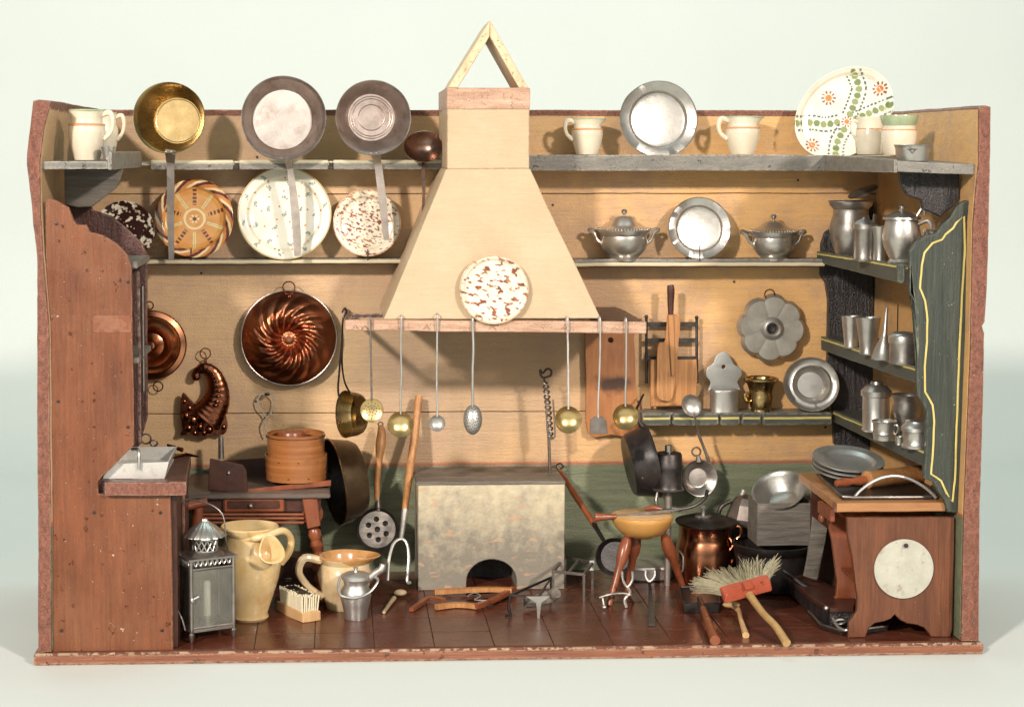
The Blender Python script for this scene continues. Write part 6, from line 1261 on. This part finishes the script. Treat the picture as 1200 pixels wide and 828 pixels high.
for k in range(1150):
    tu = random.choice(tufts); u = min(1, max(0, tu[0] + random.gauss(0, .018))); v = random.uniform(-6, 6); a = (u - .5)
    p0 = Vector((2 + u * (L - 4), 8, v)); ln = (random.uniform(27, 37) + 11 * abs(a)) * tu[3]
    d = Vector((a * 1.7 + tu[1] + random.gauss(0, .07) - .16, 1, v * .015 + .16 + tu[2] * .5 + random.gauss(0, .06))).normalized()
    bend = Vector((random.gauss(0, 1.6) + a * 3, 0, random.gauss(-1.5, 1.6)))
    pts_ = [MH @ p0, MH @ (p0 + d * ln * .45), MH @ (p0 + d * ln * .78 + bend * .5), MH @ (p0 + d * ln + bend * 1.3)]
    b.tube(pts_, [.62, .55, .45, .28], 3, cap=False)
part(t, 'bristles', b, M['bristle'], stuff=True)
# shovel / hand brush
t = thing('ash_shovel', 'small black ash shovel with red brown wooden handle lying left of the broom', 'shovel', PZ(838, 752, ZF))
hz = PZ(838, 750, ZF + 6); hs = PZ(822, 708, ZF + 14)
part(t, 'handle', B().tube([hs, hs.lerp(hz, .3), hs.lerp(hz, .75), hz], [4, 4.4, 5.6, 6.2], 12), M['woodred'])
qd = [PZ(797, 689, 27), PZ(840, 687.5, 27), PZ(843, 705.5, 27), PZ(801, 706.5, 27)]; ql = qd[2:] + [Vector((q.x, q.y, ZF + .3)) for q in (qd[3], qd[2])]
part(t, 'blade', B().hull8(qd, [p - Vector((0, 0, 3)) for p in qd], bev=.8), M['blackpan'])
part(t, 'front_lip', B().hull8(ql, [p + Vector((0, -2.4, 0)) for p in ql], bev=.6), M['iron'])
for (i, j) in ((0, 3), (1, 2), (0, 1)): part(t, 'raised_edge', B().tube([qd[i] + Vector((0, 0, 1.2)), qd[j] + Vector((0, 0, 1.2))], 1.8, 6), M['iron'])
part(t, 'socket', B().tube([hs.lerp(hz, -.2), hs.lerp(hz, .12)], [3, 4.6], 10), M['iron'])
t = thing('wooden_hook', 'small bent pale wooden spoon lying between the shovel and the broom handle', 'spoon', PZ(873, 745, ZF))
part(t, 'handle', B().tube(cr([PZ(874, 744, ZF + 3), PZ(869, 728, ZF + 5), PZ(866, 716, ZF + 9), PZ(861, 710, ZF + 10)], 5), [4.2, 3, 3, 4], 10), M['woodlt'])
part(t, 'bowl', B().ball(PZ(857, 708, ZF + 10), 9, 1.25, .8, .45, 16), M['woodlt'])
# dark bellows / irons
t = thing('bellows', 'black pointed bellows with ring and dark boards lying beside the low cabinet feet', 'bellows', PZ(970, 730, ZF))
bo_ = [PZ(a, d, ZF) for a, d in ((926, 694), (944, 716), (962, 737), (985, 744), (1010, 743), (1040, 739), (1046, 730), (1000, 712), (965, 700), (940, 690))]
part(t, 'lower_board', B().prism([(p.x, p.y) for p in bo_], -(ZF + 5), -(ZF + .4), M=RX(-90), bev=.8), M['blackpan'])
part(t, 'edge_wire', B().tube([Vector((p.x, p.y, ZF + 6)) for p in bo_[:6]], 1.7, 6), M['ironlt'])
up = [PZ(a, d, ZF + 24) for a, d in ((921, 676), (950, 702), (972, 716), (1000, 716), (1004, 698), (975, 690), (945, 672))]
part(t, 'upper_board', B().prism([(p.x, p.y) for p in up], -(ZF + 28), -(ZF + 22), M=RX(-90), bev=1), M['wooddk'])
part(t, 'leather', B().prism([(p.x * .97 + up[3].x * .03, p.y + 2) for p in up], -(ZF + 22), -(ZF + 5), M=RX(-90), bev=1), M['black'])
part(t, 'nozzle', B().tube([P(918, 668, 190), P(940, 685, 170), P(968, 700, 150)], [2.4, 4, 6], 10), M['iron'])
part(t, 'ring', B().ring(PZ(984, 728, ZF + 14), 6.5, 1.3, M=RX(50), n=20), M['tin'])
part(t, 'clasp', B().tube(cr([PZ(976, 724, ZF + 16), PZ(982, 734, ZF + 9), PZ(992, 738, ZF + 8), PZ(996, 728, ZF + 12)], 5), 1.8, 6).ball(PZ(968, 712, ZF + 30), 3, n=8), M['tin'])
